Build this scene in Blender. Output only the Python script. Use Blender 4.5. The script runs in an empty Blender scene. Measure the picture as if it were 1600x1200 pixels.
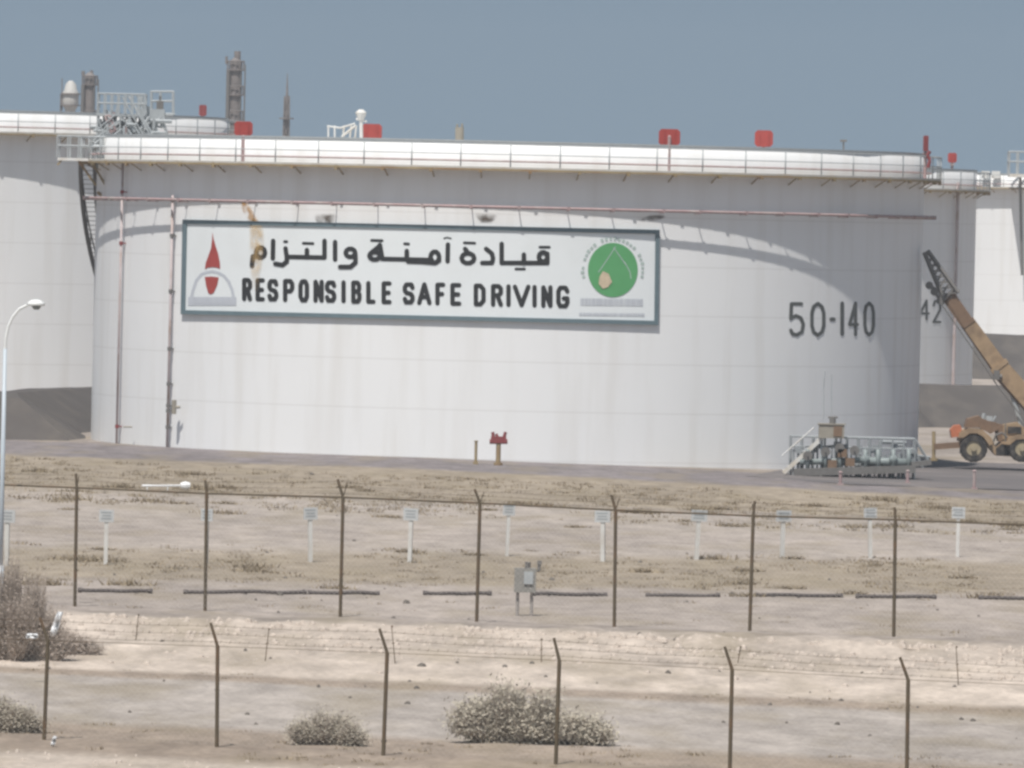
import bpy, math, random
from mathutils import Vector, Matrix, noise
random.seed(7)
sc = bpy.context.scene
COL = sc.collection
# ------------------------------------------------------------ camera
F = 13500.0          # focal length in pixels of the 1600 wide photograph
HC = 12.4            # eye height over the tank foundation
PITCH = math.atan(270 / F)
ROLL = 0.0232
R0 = Vector((1, 0, 0)); F0 = Vector((0, math.cos(PITCH), -math.sin(PITCH))); U0 = Vector((0, math.sin(PITCH), math.cos(PITCH)))
RV = R0 * math.cos(ROLL) + U0 * math.sin(ROLL)
UV = -R0 * math.sin(ROLL) + U0 * math.cos(ROLL)
EYE = Vector((0, 0, HC))
cd = bpy.data.cameras.new('camera'); cam = bpy.data.objects.new('camera', cd); COL.objects.link(cam)
cd.sensor_width = 36.0; cd.lens = F / 1600 * 36.0; cd.clip_start = 1.0; cd.clip_end = 20000
M = Matrix(((RV.x, UV.x, -F0.x, EYE.x), (RV.y, UV.y, -F0.y, EYE.y), (RV.z, UV.z, -F0.z, EYE.z), (0, 0, 0, 1)))
cam.matrix_world = M
sc.camera = cam
# ------------------------------------------------------------ light
SUN_EL = math.radians(64); SUN_AZ = math.radians(-20)   # azimuth measured from the direction towards the viewer
SD = Vector((math.sin(SUN_AZ) * math.cos(SUN_EL), -math.cos(SUN_AZ) * math.cos(SUN_EL), math.sin(SUN_EL)))
ld = bpy.data.lights.new('sun', 'SUN'); ld.energy = 4.2; ld.angle = math.radians(0.8); ld.color = (1.0, 0.97, 0.925)
lo = bpy.data.objects.new('sun', ld); COL.objects.link(lo); lo.rotation_euler = (-SD).to_track_quat('-Z', 'Y').to_euler()
w = bpy.data.worlds.new('World'); sc.world = w; w.use_nodes = True
nt = w.node_tree; nt.nodes.clear()
wo = nt.nodes.new('ShaderNodeOutputWorld'); bg = nt.nodes.new('ShaderNodeBackground'); sk = nt.nodes.new('ShaderNodeTexSky')
sk.sky_type = 'NISHITA'; sk.sun_disc = False; sk.sun_elevation = SUN_EL
sk.sun_rotation = math.atan2(SD.x, SD.y); sk.air_density = 1.0; sk.dust_density = 2.0; sk.ozone_density = 2.5; sk.altitude = 50
bg.inputs[1].default_value = 0.085
tc = nt.nodes.new('ShaderNodeTexCoord')
va = nt.nodes.new('ShaderNodeVectorMath'); va.operation = 'ADD'; va.inputs[1].default_value = (0, 0, 0.16)
vn = nt.nodes.new('ShaderNodeVectorMath'); vn.operation = 'NORMALIZE'
hs = nt.nodes.new('ShaderNodeHueSaturation'); hs.inputs['Saturation'].default_value = 0.62; hs.inputs['Value'].default_value = 0.76
nt.links.new(tc.outputs['Generated'], va.inputs[0]); nt.links.new(va.outputs[0], vn.inputs[0]); nt.links.new(vn.outputs[0], sk.inputs[0])
nt.links.new(sk.outputs[0], hs.inputs['Color']); tn = nt.nodes.new('ShaderNodeMix'); tn.data_type = 'RGBA'; tn.blend_type = 'MULTIPLY'; tn.inputs[0].default_value = 1; tn.inputs[7].default_value = (0.885, 1.005, 1.05, 1); nt.links.new(hs.outputs[0], tn.inputs[6]); nt.links.new(tn.outputs[2], bg.inputs[0]); nt.links.new(bg.outputs[0], wo.inputs[0])
sc.view_settings.view_transform = 'Standard'; sc.view_settings.look = 'None'; sc.view_settings.gamma = 1
sc.view_settings.exposure = 0.16
sc.render.engine = 'CYCLES'
sc.cycles.pixel_filter_type = 'BLACKMAN_HARRIS'; sc.cycles.filter_width = 2.8
sc.cycles.max_bounces = 6; sc.cycles.volume_bounces = 0

# ------------------------------------------------------------ pixel helpers: a photo pixel gives a ray, the ray meets a surface at its real place
def ray(px, py):
    return (RV * ((px - 800) / F) + UV * (-(py - 600) / F) + F0)
def onY(px, py, Y):
    d = ray(px, py); return EYE + d * (Y / d.y)
def onZ(px, py, z=0.0, kx=0.0):
    d = ray(px, py); t = (z - HC) / (d.z - kx * d.x); return EYE + d * t
def onCyl(px, py, c, r):
    d = ray(px, py); ox, oy = EYE.x - c[0], EYE.y - c[1]
    a = d.x * d.x + d.y * d.y; b = 2 * (ox * d.x + oy * d.y); q = ox * ox + oy * oy - r * r
    disc = max(0.0, b * b - 4 * a * q)
    return EYE + d * ((-b - math.sqrt(disc)) / (2 * a))

# ------------------------------------------------------------ materials
def srgb(r, g, b):
    f = lambda c: (c / 255) / 12.92 if c <= 10 else (((c / 255) + 0.055) / 1.055) ** 2.4
    return (f(r), f(g), f(b))
def mat(name, col, rough=0.6, metal=0.0, var=0.12, scale=3.0, stretch=(1, 1, 1), bump=0.0, spec=0.4, dirt=None, dirt_amt=0.0, dirt_scale=1.0, dirt_stretch=(1, 1, 1)):
    m = bpy.data.materials.new(name); m.use_nodes = True; t = m.node_tree; n = t.nodes; L = t.links
    p = n['Principled BSDF']; p.inputs['Roughness'].default_value = rough; p.inputs['Metallic'].default_value = metal
    p.inputs['Specular IOR Level'].default_value = spec
    g = n.new('ShaderNodeNewGeometry'); mp = n.new('ShaderNodeMapping'); mp.inputs['Scale'].default_value = stretch
    L.new(g.outputs['Position'], mp.inputs[0])
    no = n.new('ShaderNodeTexNoise'); no.inputs['Scale'].default_value = scale; no.inputs['Detail'].default_value = 5
    L.new(mp.outputs[0], no.inputs['Vector'])
    mx = n.new('ShaderNodeMix'); mx.data_type = 'RGBA'
    mx.inputs[6].default_value = (*[c * (1 - var) for c in col], 1); mx.inputs[7].default_value = (*[min(1, c * (1 + var)) for c in col], 1)
    L.new(no.outputs['Fac'], mx.inputs[0]); out = mx.outputs[2]
    if dirt:
        mp2 = n.new('ShaderNodeMapping'); mp2.inputs['Scale'].default_value = dirt_stretch; L.new(g.outputs['Position'], mp2.inputs[0])
        n2 = n.new('ShaderNodeTexNoise'); n2.inputs['Scale'].default_value = dirt_scale; n2.inputs['Detail'].default_value = 6; L.new(mp2.outputs[0], n2.inputs['Vector'])
        rp = n.new('ShaderNodeValToRGB'); rp.color_ramp.elements[0].position = 0.48; rp.color_ramp.elements[1].position = 0.72
        rp.color_ramp.elements[1].color = (dirt_amt,) * 3 + (1,); L.new(n2.outputs['Fac'], rp.inputs[0])
        m2 = n.new('ShaderNodeMix'); m2.data_type = 'RGBA'; m2.inputs[7].default_value = (*dirt, 1)
        L.new(rp.outputs[0], m2.inputs[0]); L.new(out, m2.inputs[6]); out = m2.outputs[2]
    L.new(out, p.inputs['Base Color'])
    if bump:
        b = n.new('ShaderNodeBump'); b.inputs['Strength'].default_value = bump; b.inputs['Distance'].default_value = 0.1
        L.new(no.outputs['Fac'], b.inputs['Height']); L.new(b.outputs[0], p.inputs['Normal'])
    return m
WHITE = (0.74, 0.73, 0.70)
M_shell = None
def shell_mat():
    # white painted plates: faint weld seams, grime streaks running down
    m = mat('tank_paint', (0.805, 0.80, 0.79), 0.55, 0, 0.03, 0.35, (1, 1, 0.6), dirt=(0.56, 0.52, 0.46), dirt_amt=0.24, dirt_scale=0.9, dirt_stretch=(1.3, 1.3, 0.10))
    t = m.node_tree; n = t.nodes; L = t.links; p = n['Principled BSDF']; src = p.inputs['Base Color'].links[0].from_socket
    g = n.new('ShaderNodeNewGeometry'); s = n.new('ShaderNodeSeparateXYZ'); L.new(g.outputs['Position'], s.inputs[0])
    d = n.new('ShaderNodeMath'); d.operation = 'DIVIDE'; d.inputs[1].default_value = 2.44; L.new(s.outputs['Z'], d.inputs[0])
    f = n.new('ShaderNodeMath'); f.operation = 'FRACT'; L.new(d.outputs[0], f.inputs[0])
    lt = n.new('ShaderNodeMath'); lt.operation = 'LESS_THAN'; lt.inputs[1].default_value = 0.035; L.new(f.outputs[0], lt.inputs[0])
    ml = n.new('ShaderNodeMath'); ml.operation = 'MULTIPLY'; ml.inputs[1].default_value = 0.16; L.new(lt.outputs[0], ml.inputs[0])
    mx = n.new('ShaderNodeMix'); mx.data_type = 'RGBA'; mx.inputs[7].default_value = (0.42, 0.39, 0.36, 1)
    L.new(ml.outputs[0], mx.inputs[0]); L.new(src, mx.inputs[6]); L.new(mx.outputs[2], p.inputs['Base Color'])
    return m
M_shell = shell_mat()
M_trim = mat('white_trim', (0.70, 0.69, 0.66), 0.55, dirt=(0.45, 0.33, 0.18), dirt_amt=0.5, dirt_scale=1.1)
M_deck = mat('dusty_deck_paint', (0.50, 0.48, 0.44), 0.7, dirt=(0.40, 0.30, 0.18), dirt_amt=0.5, dirt_scale=1.1)
M_rustedge = mat('rusty_edge', (0.31, 0.235, 0.13), 0.8, var=0.4, scale=1.5, dirt=(0.25, 0.13, 0.06), dirt_amt=0.8, dirt_scale=0.7)
M_steel = mat('galvanised_steel', (0.38, 0.40, 0.405), 0.55, 0.0, 0.2, 4)
M_galv = mat('dull_galvanised', (0.28, 0.295, 0.30), 0.6, var=.25, scale=4)
M_darksteel = mat('weathered_dark_steel', (0.16, 0.15, 0.14), 0.7, 0.0, 0.3, 4)
M_redpipe = mat('faded_red_pipe', (0.36, 0.25, 0.245), 0.65, var=0.3, scale=2.5, dirt=(0.45, 0.42, 0.38), dirt_amt=0.6, dirt_scale=1.7)
M_riser = mat('pinkish_pipe', (0.48, 0.41, 0.405), 0.65, var=0.2, scale=2.0, dirt=(0.32, 0.2, 0.12), dirt_amt=0.7, dirt_scale=1.3)
M_red = mat('red_paint', (0.36, 0.055, 0.045), 0.5, var=0.15, scale=3)
M_darkred = mat('dark_red_paint', (0.23, 0.05, 0.05), 0.6, var=0.2, scale=3)
M_black = mat('black_lettering', (0.018, 0.018, 0.018), 0.6, var=0.3, scale=3)
M_grey_letter = mat('grey_lettering', (0.10, 0.105, 0.10), 0.6, var=0.3, scale=2)
M_panel = mat('panel_white', (0.76, 0.785, 0.785), 0.45, var=0.02, scale=0.7, dirt=(0.55, 0.55, 0.52), dirt_amt=0.15, dirt_scale=0.5)
M_frame = mat('frame_slate', (0.13, 0.18, 0.20), 0.5, var=0.2, scale=1.5)
M_green = mat('emblem_green', (0.10, 0.34, 0.13), 0.5, var=0.1, scale=2)
M_palegrey = mat('emblem_pale_grey', (0.50, 0.52, 0.56), 0.5, var=0.08)
M_palegreen = mat('emblem_pale_green', (0.42, 0.50, 0.46), 0.5, var=0.25, scale=6)
M_peach = mat('emblem_peach', (0.58, 0.47, 0.33), 0.5, var=0.3, scale=5)
M_soot = mat('soot', (0.2, 0.18, 0.16), 0.9)
M_post = mat('rusty_post', (0.105, 0.082, 0.052), 0.85, var=0.3, scale=5, dirt=(0.16, 0.09, 0.045), dirt_amt=0.7, dirt_scale=3)
M_wire = mat('fence_wire', (0.46, 0.42, 0.37), 0.7, 0.0, 0.15, 3)
M_signpost = mat('marker_white', (0.62, 0.61, 0.58), 0.6, var=0.06, dirt=(0.45, 0.40, 0.34), dirt_amt=0.5, dirt_scale=2)
M_signplate = mat('marker_plate', (0.50, 0.51, 0.51), 0.5, var=0.1)
M_signtext = mat('marker_text', (0.30, 0.32, 0.33), 0.6)
M_lamp = mat('lamp_pole_paint', (0.46, 0.51, 0.55), 0.45, var=0.08)
M_lampw = mat('lamp_head_white', (0.75, 0.76, 0.74), 0.4, var=0.05)
M_lampg = mat('lamp_lens', (0.20, 0.22, 0.22), 0.3)
M_crane = mat('crane_tan', (0.34, 0.235, 0.14), 0.6, var=0.25, scale=2, dirt=(0.15, 0.10, 0.065), dirt_amt=0.85, dirt_scale=1.4)
M_cranebrown = mat('crane_brown', (0.19, 0.12, 0.075), 0.7, var=0.3, scale=3)
M_orange = mat('crane_orange', (0.48, 0.16, 0.08), 0.5, var=0.15)
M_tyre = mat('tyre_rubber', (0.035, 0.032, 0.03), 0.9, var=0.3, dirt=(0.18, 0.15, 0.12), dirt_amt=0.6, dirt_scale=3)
M_rim = mat('wheel_rim', (0.36, 0.30, 0.20), 0.6, var=0.2)
M_glass = mat('dark_glass', (0.03, 0.04, 0.05), 0.15, var=0.1, spec=0.6)
M_twig = mat('dry_twig', (0.38, 0.32, 0.27), 0.9, var=0.3, scale=4)
M_leafgrey = mat('saltbush_leaf', (0.42, 0.375, 0.30), 0.9, var=0.35, scale=1.6)
M_leafbrown = mat('dead_brush_leaf', (0.37, 0.31, 0.265), 0.9, var=0.35, scale=1.6)
M_tuft = mat('dry_tuft', (0.265, 0.21, 0.14), 0.9, var=0.5, scale=0.7)
M_rock = mat('pale_rock', (0.47, 0.40, 0.34), 0.9, var=0.3, scale=2)
M_darkrock = mat('dark_stone', (0.12, 0.105, 0.09), 0.9, var=0.3, scale=2)
M_plastic = mat('white_plastic', (0.8, 0.8, 0.8), 0.5, var=0.03)
M_box = mat('beige_cabinet', (0.30, 0.27, 0.22), 0.6, var=0.15)
M_concrete = mat('concrete', (0.33, 0.30, 0.28), 0.9, var=0.15, scale=1.2)
M_pipeland = mat('dark_pipe', (0.10, 0.085, 0.08), 0.8, var=0.3, scale=2)
M_tower = mat('tower_cladding', (0.20, 0.175, 0.165), 0.7, var=0.35, scale=0.9)
M_towerlight = mat('tower_light', (0.50, 0.48, 0.45), 0.6, var=0.1)
M_asphalt = mat('asphalt', (0.125, 0.112, 0.11), 0.9, var=0.2, scale=0.25, bump=0.3, dirt=(0.26, 0.22, 0.20), dirt_amt=0.5, dirt_scale=0.12)
M_bund = mat('bitumen_bank', (0.088, 0.078, 0.072), 0.95, var=0.22, scale=0.35, bump=0.4, dirt=(0.15, 0.13, 0.11), dirt_amt=0.5, dirt_scale=0.5)

# ------------------------------------------------------------ mesh builder
class MB:
    def __init__(s): s.v = []; s.f = []
    def add(s, vs, fs):
        o = len(s.v); s.v += [Vector(x) for x in vs]; s.f += [tuple(i + o for i in f) for f in fs]; return s
    def box(s, c, sz, rz=0.0):
        c = Vector(c); x, y, z = sz[0] / 2, sz[1] / 2, sz[2] / 2; ca, sa = math.cos(rz), math.sin(rz)
        vs = []
        for dz in (-z, z):
            for dx, dy in ((-x, -y), (x, -y), (x, y), (-x, y)):
                vs.append(c + Vector((dx * ca - dy * sa, dx * sa + dy * ca, dz)))
        return s.add(vs, [(0, 3, 2, 1), (4, 5, 6, 7), (0, 1, 5, 4), (1, 2, 6, 5), (2, 3, 7, 6), (3, 0, 4, 7)])
    def tube(s, a, b, r, r2=None, n=8, caps=True):
        a = Vector(a); b = Vector(b); r2 = r if r2 is None else r2
        d = (b - a).normalized(); u = d.orthogonal().normalized(); v = d.cross(u); vs = []
        for p, q in ((a, r), (b, r2)):
            for i in range(n):
                t = 2 * math.pi * i / n; vs.append(p + u * (q * math.cos(t)) + v * (q * math.sin(t)))
        fs = [(i, (i + 1) % n, n + (i + 1) % n, n + i) for i in range(n)]
        if caps: fs += [tuple(range(n - 1, -1, -1)), tuple(range(n, 2 * n))]
        return s.add(vs, fs)
    def path(s, pts, r, n=8):
        for i in range(len(pts) - 1): s.tube(pts[i], pts[i + 1], r, n=n)
        return s
    def bar(s, a, b, wd, th):     # rectangular bar, wd along Y/horizontal, th the other way
        a = Vector(a); b = Vector(b); d = (b - a).normalized(); sdir = Vector((0, 1, 0)) if abs(d.y) < 0.9 else Vector((1, 0, 0))
        u = (sdir - d * sdir.dot(d)).normalized(); v = d.cross(u); vs = []
        for p in (a, b):
            for i, j in ((-1, -1), (1, -1), (1, 1), (-1, 1)): vs.append(p + u * (i * wd / 2) + v * (j * th / 2))
        return s.add(vs, [(0, 3, 2, 1), (4, 5, 6, 7), (0, 1, 5, 4), (1, 2, 6, 5), (2, 3, 7, 6), (3, 0, 4, 7)])
    def poly_prism(s, pts, ext):
        n = len(pts); pts = [Vector(p) for p in pts]; ext = Vector(ext)
        return s.add(pts + [p + ext for p in pts], [tuple(range(n)), tuple(range(2 * n - 1, n - 1, -1))] + [(i, n + i, n + (i + 1) % n, (i + 1) % n) for i in range(n)])
    def lathe(s, prof, c, n=96, a0=0.0, a1=2 * math.pi):
        full = abs(a1 - a0 - 2 * math.pi) < 1e-6; m = n if full else n + 1; vs = []
        for i in range(m):
            t = a0 + (a1 - a0) * i / n
            for r, z in prof: vs.append(Vector((c[0] + r * math.sin(t), c[1] - r * math.cos(t), z)))
        k = len(prof); fs = []
        for i in range(n):
            j = (i + 1) % m
            for q in range(k - 1): fs.append((i * k + q, j * k + q, j * k + q + 1, i * k + q + 1))
        return s.add(vs, fs)
    def build(s, name, m, parent=None, smooth=False, root=None):
        o_ = Vector((0, 0, 0))
        p = parent
        while p is not None: top = p; p = p.parent
        if parent is not None: o_ = top.location.copy()
        elif root is not None: o_ = Vector(root)
        me = bpy.data.meshes.new(name); me.from_pydata([tuple(x - o_) for x in s.v], [], s.f); me.materials.append(m)
        if smooth:
            for q in me.polygons: q.use_smooth = True
        me.update(); ob = bpy.data.objects.new(name, me); COL.objects.link(ob)
        if parent is not None: ob.parent = parent
        elif root is not None: ob.location = o_
        return ob
def empty(name, loc, label, cat, group=None):
    e = bpy.data.objects.new(name, None); COL.objects.link(e); e.location = loc; e.empty_display_size = 0.5
    return tag(e, label, cat, group)
def tag(o, label, cat, group=None):
    o['label'] = label; o['category'] = cat
    if group: o['group'] = group
    return o
def struct(o): o['kind'] = 'structure'; return o
def copy_tree(root, loc, label):
    r = root.copy(); COL.objects.link(r); r.location = loc; r['label'] = label
    for ch in root.children:
        c = ch.copy(); COL.objects.link(c); c.parent = r
        for g in ch.children:
            d = g.copy(); COL.objects.link(d); d.parent = c
    return r
def ring_tube(mb, c, r, z, tr, a0=0.0, a1=2 * math.pi, n=120, k=8):
    prof = [(r + tr * math.cos(2 * math.pi * i / k), z + tr * math.sin(2 * math.pi * i / k)) for i in range(k + 1)]
    mb.lathe(prof, c, n, a0, a1)
def pol(c, r, th, z): return Vector((c[0] + r * math.sin(th), c[1] - r * math.cos(th), z))

# ------------------------------------------------------------ the ground: bands of soil that run obliquely past the fences
SAND = (0.345, 0.297, 0.26); SCRUB = (0.285, 0.236, 0.182); MAUVE = (0.325, 0.278, 0.245); BERM = (0.46, 0.39, 0.33)
TRACK = (0.345, 0.304, 0.272); BROWN = (0.275, 0.222, 0.178); ROAD = (0.205, 0.18, 0.178); DUST = (0.28, 0.24, 0.21)
KX = -0.018
rows = [  # (y at x=0, y at x=1600, z, kx, colour)
    (1560, 1640, 0.0, 0, SAND), (1215, 1310, 0.0, 0, BERM), (1178, 1262, 0.0, 0, BERM), (1166, 1248, 0.02, 0, BROWN), (1128, 1205, 0.05, 0, BROWN), (1118, 1192, 0.03, 0, TRACK),
    (1052, 1124, 0.0, 0, TRACK), (1048, 1116, 0.04, 0, BROWN), (1043, 1109, 0.05, 0, BROWN), (1038, 1102, 0.03, 0, BERM),
    (1010, 1072, 0.14, 0, BERM), (978, 1035, 0.30, 0, BERM), (957, 1011, 0.50, 0, BERM), (951, 1004, 0.42, 0, DUST), (948, 1000, 0.10, 0, MAUVE),
    (925, 965, 0.0, 0, MAUVE), (906, 932, 0.0, 0, MAUVE), (898, 924, 0.0, 0, SCRUB), (862, 886, 0.0, 0, SCRUB), (850, 874, 0.0, 0, SAND),
    (830, 850, 0, 0, MAUVE), (805, 832, 0, 0, SAND), (772, 822, 0, KX / 2, SAND), (758, 815, 0, KX, SCRUB), (735, 803, 0, KX, SCRUB), (712, 784, 0, KX, SCRUB), (709, 780, 0, KX, ROAD),
    (689, 762, 0.0, KX, ROAD), (684, 757, 0.0, KX, DUST)]
lines = []
for (yl, yr, z, kx, colr) in rows:
    a = onZ(0, yl, z - 4 * kx, 0); b = onZ(1600, yr, z, kx); sl = (b.y - a.y) / (b.x - a.x); a0 = a.y - sl * a.x
    lines.append((a0, sl, z, kx, colr))
lines += [(470, -0.35, 0, KX, DUST), (500, -0.1, 0, KX, DUST), (560, 0.0, 0, KX, SAND), (700, 0.0, 0, 0, SAND), (1000, 0, 0, 0, SAND), (9000, 0, 0, 0, SAND)]
XS = [-5000, -900, -300, -150, -90, -60] + [-45 + i * 0.45 for i in range(201)] + [60] + [90, 150, 300, 900, 5000]
def line_y(l, x): return l[0] + l[1] * max(-42, min(42, x))
def soft(x): return max(-4, min(24, x))
def ground_z(x, y):
    prev = None
    for l in lines:
        yy = line_y(l, x); zz = l[2] + l[3] * soft(x)
        if yy >= y and prev: t = (y - prev[0]) / max(1e-6, yy - prev[0]); return prev[1] + (zz - prev[1]) * t
        prev = (yy, zz)
    return prev[1] if prev else 0
vs, fs, cols = [], [], []
allrows = [(-200, 0, 0, 0, SAND)]
def lerp(a, b, t): return tuple(x + (y - x) * t for x, y in zip(a, b))
full = [(-300.0, 0, 0.0, 0.0, SAND), (60.0, 0, 0.0, 0.0, SAND)] + lines
dense = []
for i in range(len(full) - 1):
    a, b = full[i], full[i + 1]; k = 1 if (b[0] < 130 or a[0] > 600) else max(1, int((b[0] - a[0]) / 0.8)); k = min(k, 60)
    for j in range(k):
        t = j / k; dense.append((a[0] + (b[0] - a[0]) * t, a[1] + (b[1] - a[1]) * t, a[2] + (b[2] - a[2]) * t, a[3] + (b[3] - a[3]) * t, lerp(a[4], b[4], t)))
dense.append(full[-1])
for l in dense:
    for x in XS:
        y = line_y(l, x); z = l[2] + l[3] * soft(x)
        if 100 < y < 425 and abs(x) <= 60:
            z += 0.035 * noise.noise(Vector((x * 0.35, y * 0.12, 0))) + 0.02 * noise.noise(Vector((x * 1.3, y * 0.6, 5)))
        st_ = .07 * noise.noise(Vector((x * .015, l[0] * 1.1, 1.0))) + .05 * noise.noise(Vector((x * .05, l[0] * .45, 7.0))); cc = tuple(c * (1 + st_) for c in l[4])
        if 225 < y < 256 and abs(x) <= 60 and z > 0.06:
            q_ = noise.noise(Vector((x * 1.9, y * 0.5, 9))) * .5 + noise.noise(Vector((x * 0.8, y * 0.25, 2))) * .5; z += .16 * q_ * min(1, z * 3); cc = tuple(c * (1 + .30 * q_) for c in cc)
        vs.append((x, y, z)); cols.append((*cc, 1))
nx = len(XS)
for i in range(len(dense) - 1):
    for j in range(nx - 1): fs.append((i * nx + j, i * nx + j + 1, (i + 1) * nx + j + 1, (i + 1) * nx + j))
me = bpy.data.meshes.new('ground'); me.from_pydata(vs, [], fs)
ca = me.color_attributes.new('soil', 'FLOAT_COLOR', 'POINT')
for i, c in enumerate(cols): ca.data[i].color = c
for p in me.polygons: p.use_smooth = True
gm = bpy.data.materials.new('soil'); gm.use_nodes = True; t = gm.node_tree; n = t.nodes; L = t.links; p = n['Principled BSDF']
gm['n'] = 1; p.inputs['Roughness'].default_value = 0.95; p.inputs['Specular IOR Level'].default_value = 0.1
at = n.new('ShaderNodeAttribute'); at.attribute_name = 'soil'
g = n.new('ShaderNodeNewGeometry')
def gnoise(scale, stretch, detail, lo_, hi_, p0=0.3, p1=0.7):
    mp = n.new('ShaderNodeMapping'); mp.inputs['Scale'].default_value = stretch; mp.inputs['Rotation'].default_value = (0, 0, 0.42)
    L.new(g.outputs['Position'], mp.inputs[0])
    no = n.new('ShaderNodeTexNoise'); no.inputs['Scale'].default_value = scale; no.inputs['Detail'].default_value = detail; L.new(mp.outputs[0], no.inputs[0])
    r = n.new('ShaderNodeMapRange'); r.inputs[1].default_value = p0; r.inputs[2].default_value = p1; r.inputs[3].default_value = lo_; r.inputs[4].default_value = hi_
    L.new(no.outputs['Fac'], r.inputs[0]); return r.outputs[0], no.outputs['Fac']
a1, h1 = gnoise(0.9, (1, 0.35, 1), 8, 0.80, 1.18)
a2, h2 = gnoise(0.16, (1, 0.22, 1), 5, 0.86, 1.13)
a3, h3 = gnoise(5.0, (1, 0.3, 1), 3, 0.88, 1.12)
ml = n.new('ShaderNodeMath'); ml.operation = 'MULTIPLY'; L.new(a1, ml.inputs[0]); L.new(a2, ml.inputs[1])
ml2 = n.new('ShaderNodeMath'); ml2.operation = 'MULTIPLY'; L.new(ml.outputs[0], ml2.inputs[0]); L.new(a3, ml2.inputs[1])
vm = n.new('ShaderNodeVectorMath'); vm.operation = 'SCALE'; L.new(at.outputs['Color'], vm.inputs[0]); L.new(ml2.outputs[0], vm.inputs['Scale'])
a4, h4 = gnoise(0.35, (1, 0.3, 1), 6, 0.0, 0.5, 0.48, 0.68)
mx = n.new('ShaderNodeMix'); mx.data_type = 'RGBA'; mx.inputs[7].default_value = (0.25, 0.205, 0.14, 1)
L.new(a4, mx.inputs[0]); L.new(vm.outputs[0], mx.inputs[6]); L.new(mx.outputs[2], p.inputs['Base Color'])
bp = n.new('ShaderNodeBump'); bp.inputs['Strength'].default_value = 0.5; bp.inputs['Distance'].default_value = 0.12; L.new(h1, bp.inputs['Height']); L.new(bp.outputs[0], p.inputs['Normal'])
me.materials.append(gm); go = bpy.data.objects.new('ground', me); COL.objects.link(go); struct(go)

def gpix(px, py, z0=0.0):     # ground point seen at a pixel, refined on the real surface
    z = z0
    for _ in range(6):
        q = onZ(px, py, z); z = ground_z(q.x, q.y)
    return Vector((q.x, q.y, z))

# asphalt apron beside the tank
mb = MB(); pts = []
for (px, py) in ((1165, 744), (1250, 751), (1330, 757), (1500, 763), (1700, 771), (1760, 740), (1600, 727), (1490, 722), (1430, 716), (1330, 716), (1250, 730)):
    q = onZ(px, py, 0, KX); pts.append(Vector((q.x, q.y, KX * soft(q.x) + 0.012)))
mb.add(pts, [tuple(range(len(pts)))]); struct(mb.build('asphalt_apron', M_asphalt))

# bitumen covered banks
def bank(pts, h, wtop, run, z0f, name):
    mb = MB(); prof = [(-run, -0.5), (0, h), (wtop, h), (wtop + run, -0.5)]; P = []
    # resample
    rp = []
    for i in range(len(pts) - 1):
        a, b = Vector(pts[i]), Vector(pts[i + 1]); k = max(2, int((b - a).length / 2))
        for j in range(k): rp.append(a.lerp(b, j / k))
    rp.append(Vector(pts[-1]))
    for i, q in enumerate(rp):
        d = (rp[min(i + 1, len(rp) - 1)] - rp[max(i - 1, 0)]).normalized(); nrm = Vector((-d.y, d.x))
        for k, (o, z) in enumerate(prof):
            jit = 0.12 * noise.noise(Vector((q.x * 0.2, q.y * 0.2, k * 3.0)))
            P.append((q.x + nrm.x * o, q.y + nrm.y * o, z + jit + z0f))
    F_ = []
    for i in range(len(rp) - 1):
        for k in range(3): F_.append((i * 4 + k, (i + 1) * 4 + k, (i + 1) * 4 + k + 1, i * 4 + k + 1))
    mb.add(P, F_); return struct(mb.build(name, M_bund))
bank([(-120, 446.6), (-60, 446.6), (-25.4, 446.6), (-26.4, 460), (-22.6, 478), (-14, 496), (6, 520), (24, 541), (60, 552), (160, 560)], 2.15, 1.5, 4.5, 0.0, 'embankment')
bank([(-150, 690), (0, 690), (30, 690), (90, 692), (200, 700)], 3.45, 2, 6, 0.0, 'embankment')

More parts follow.
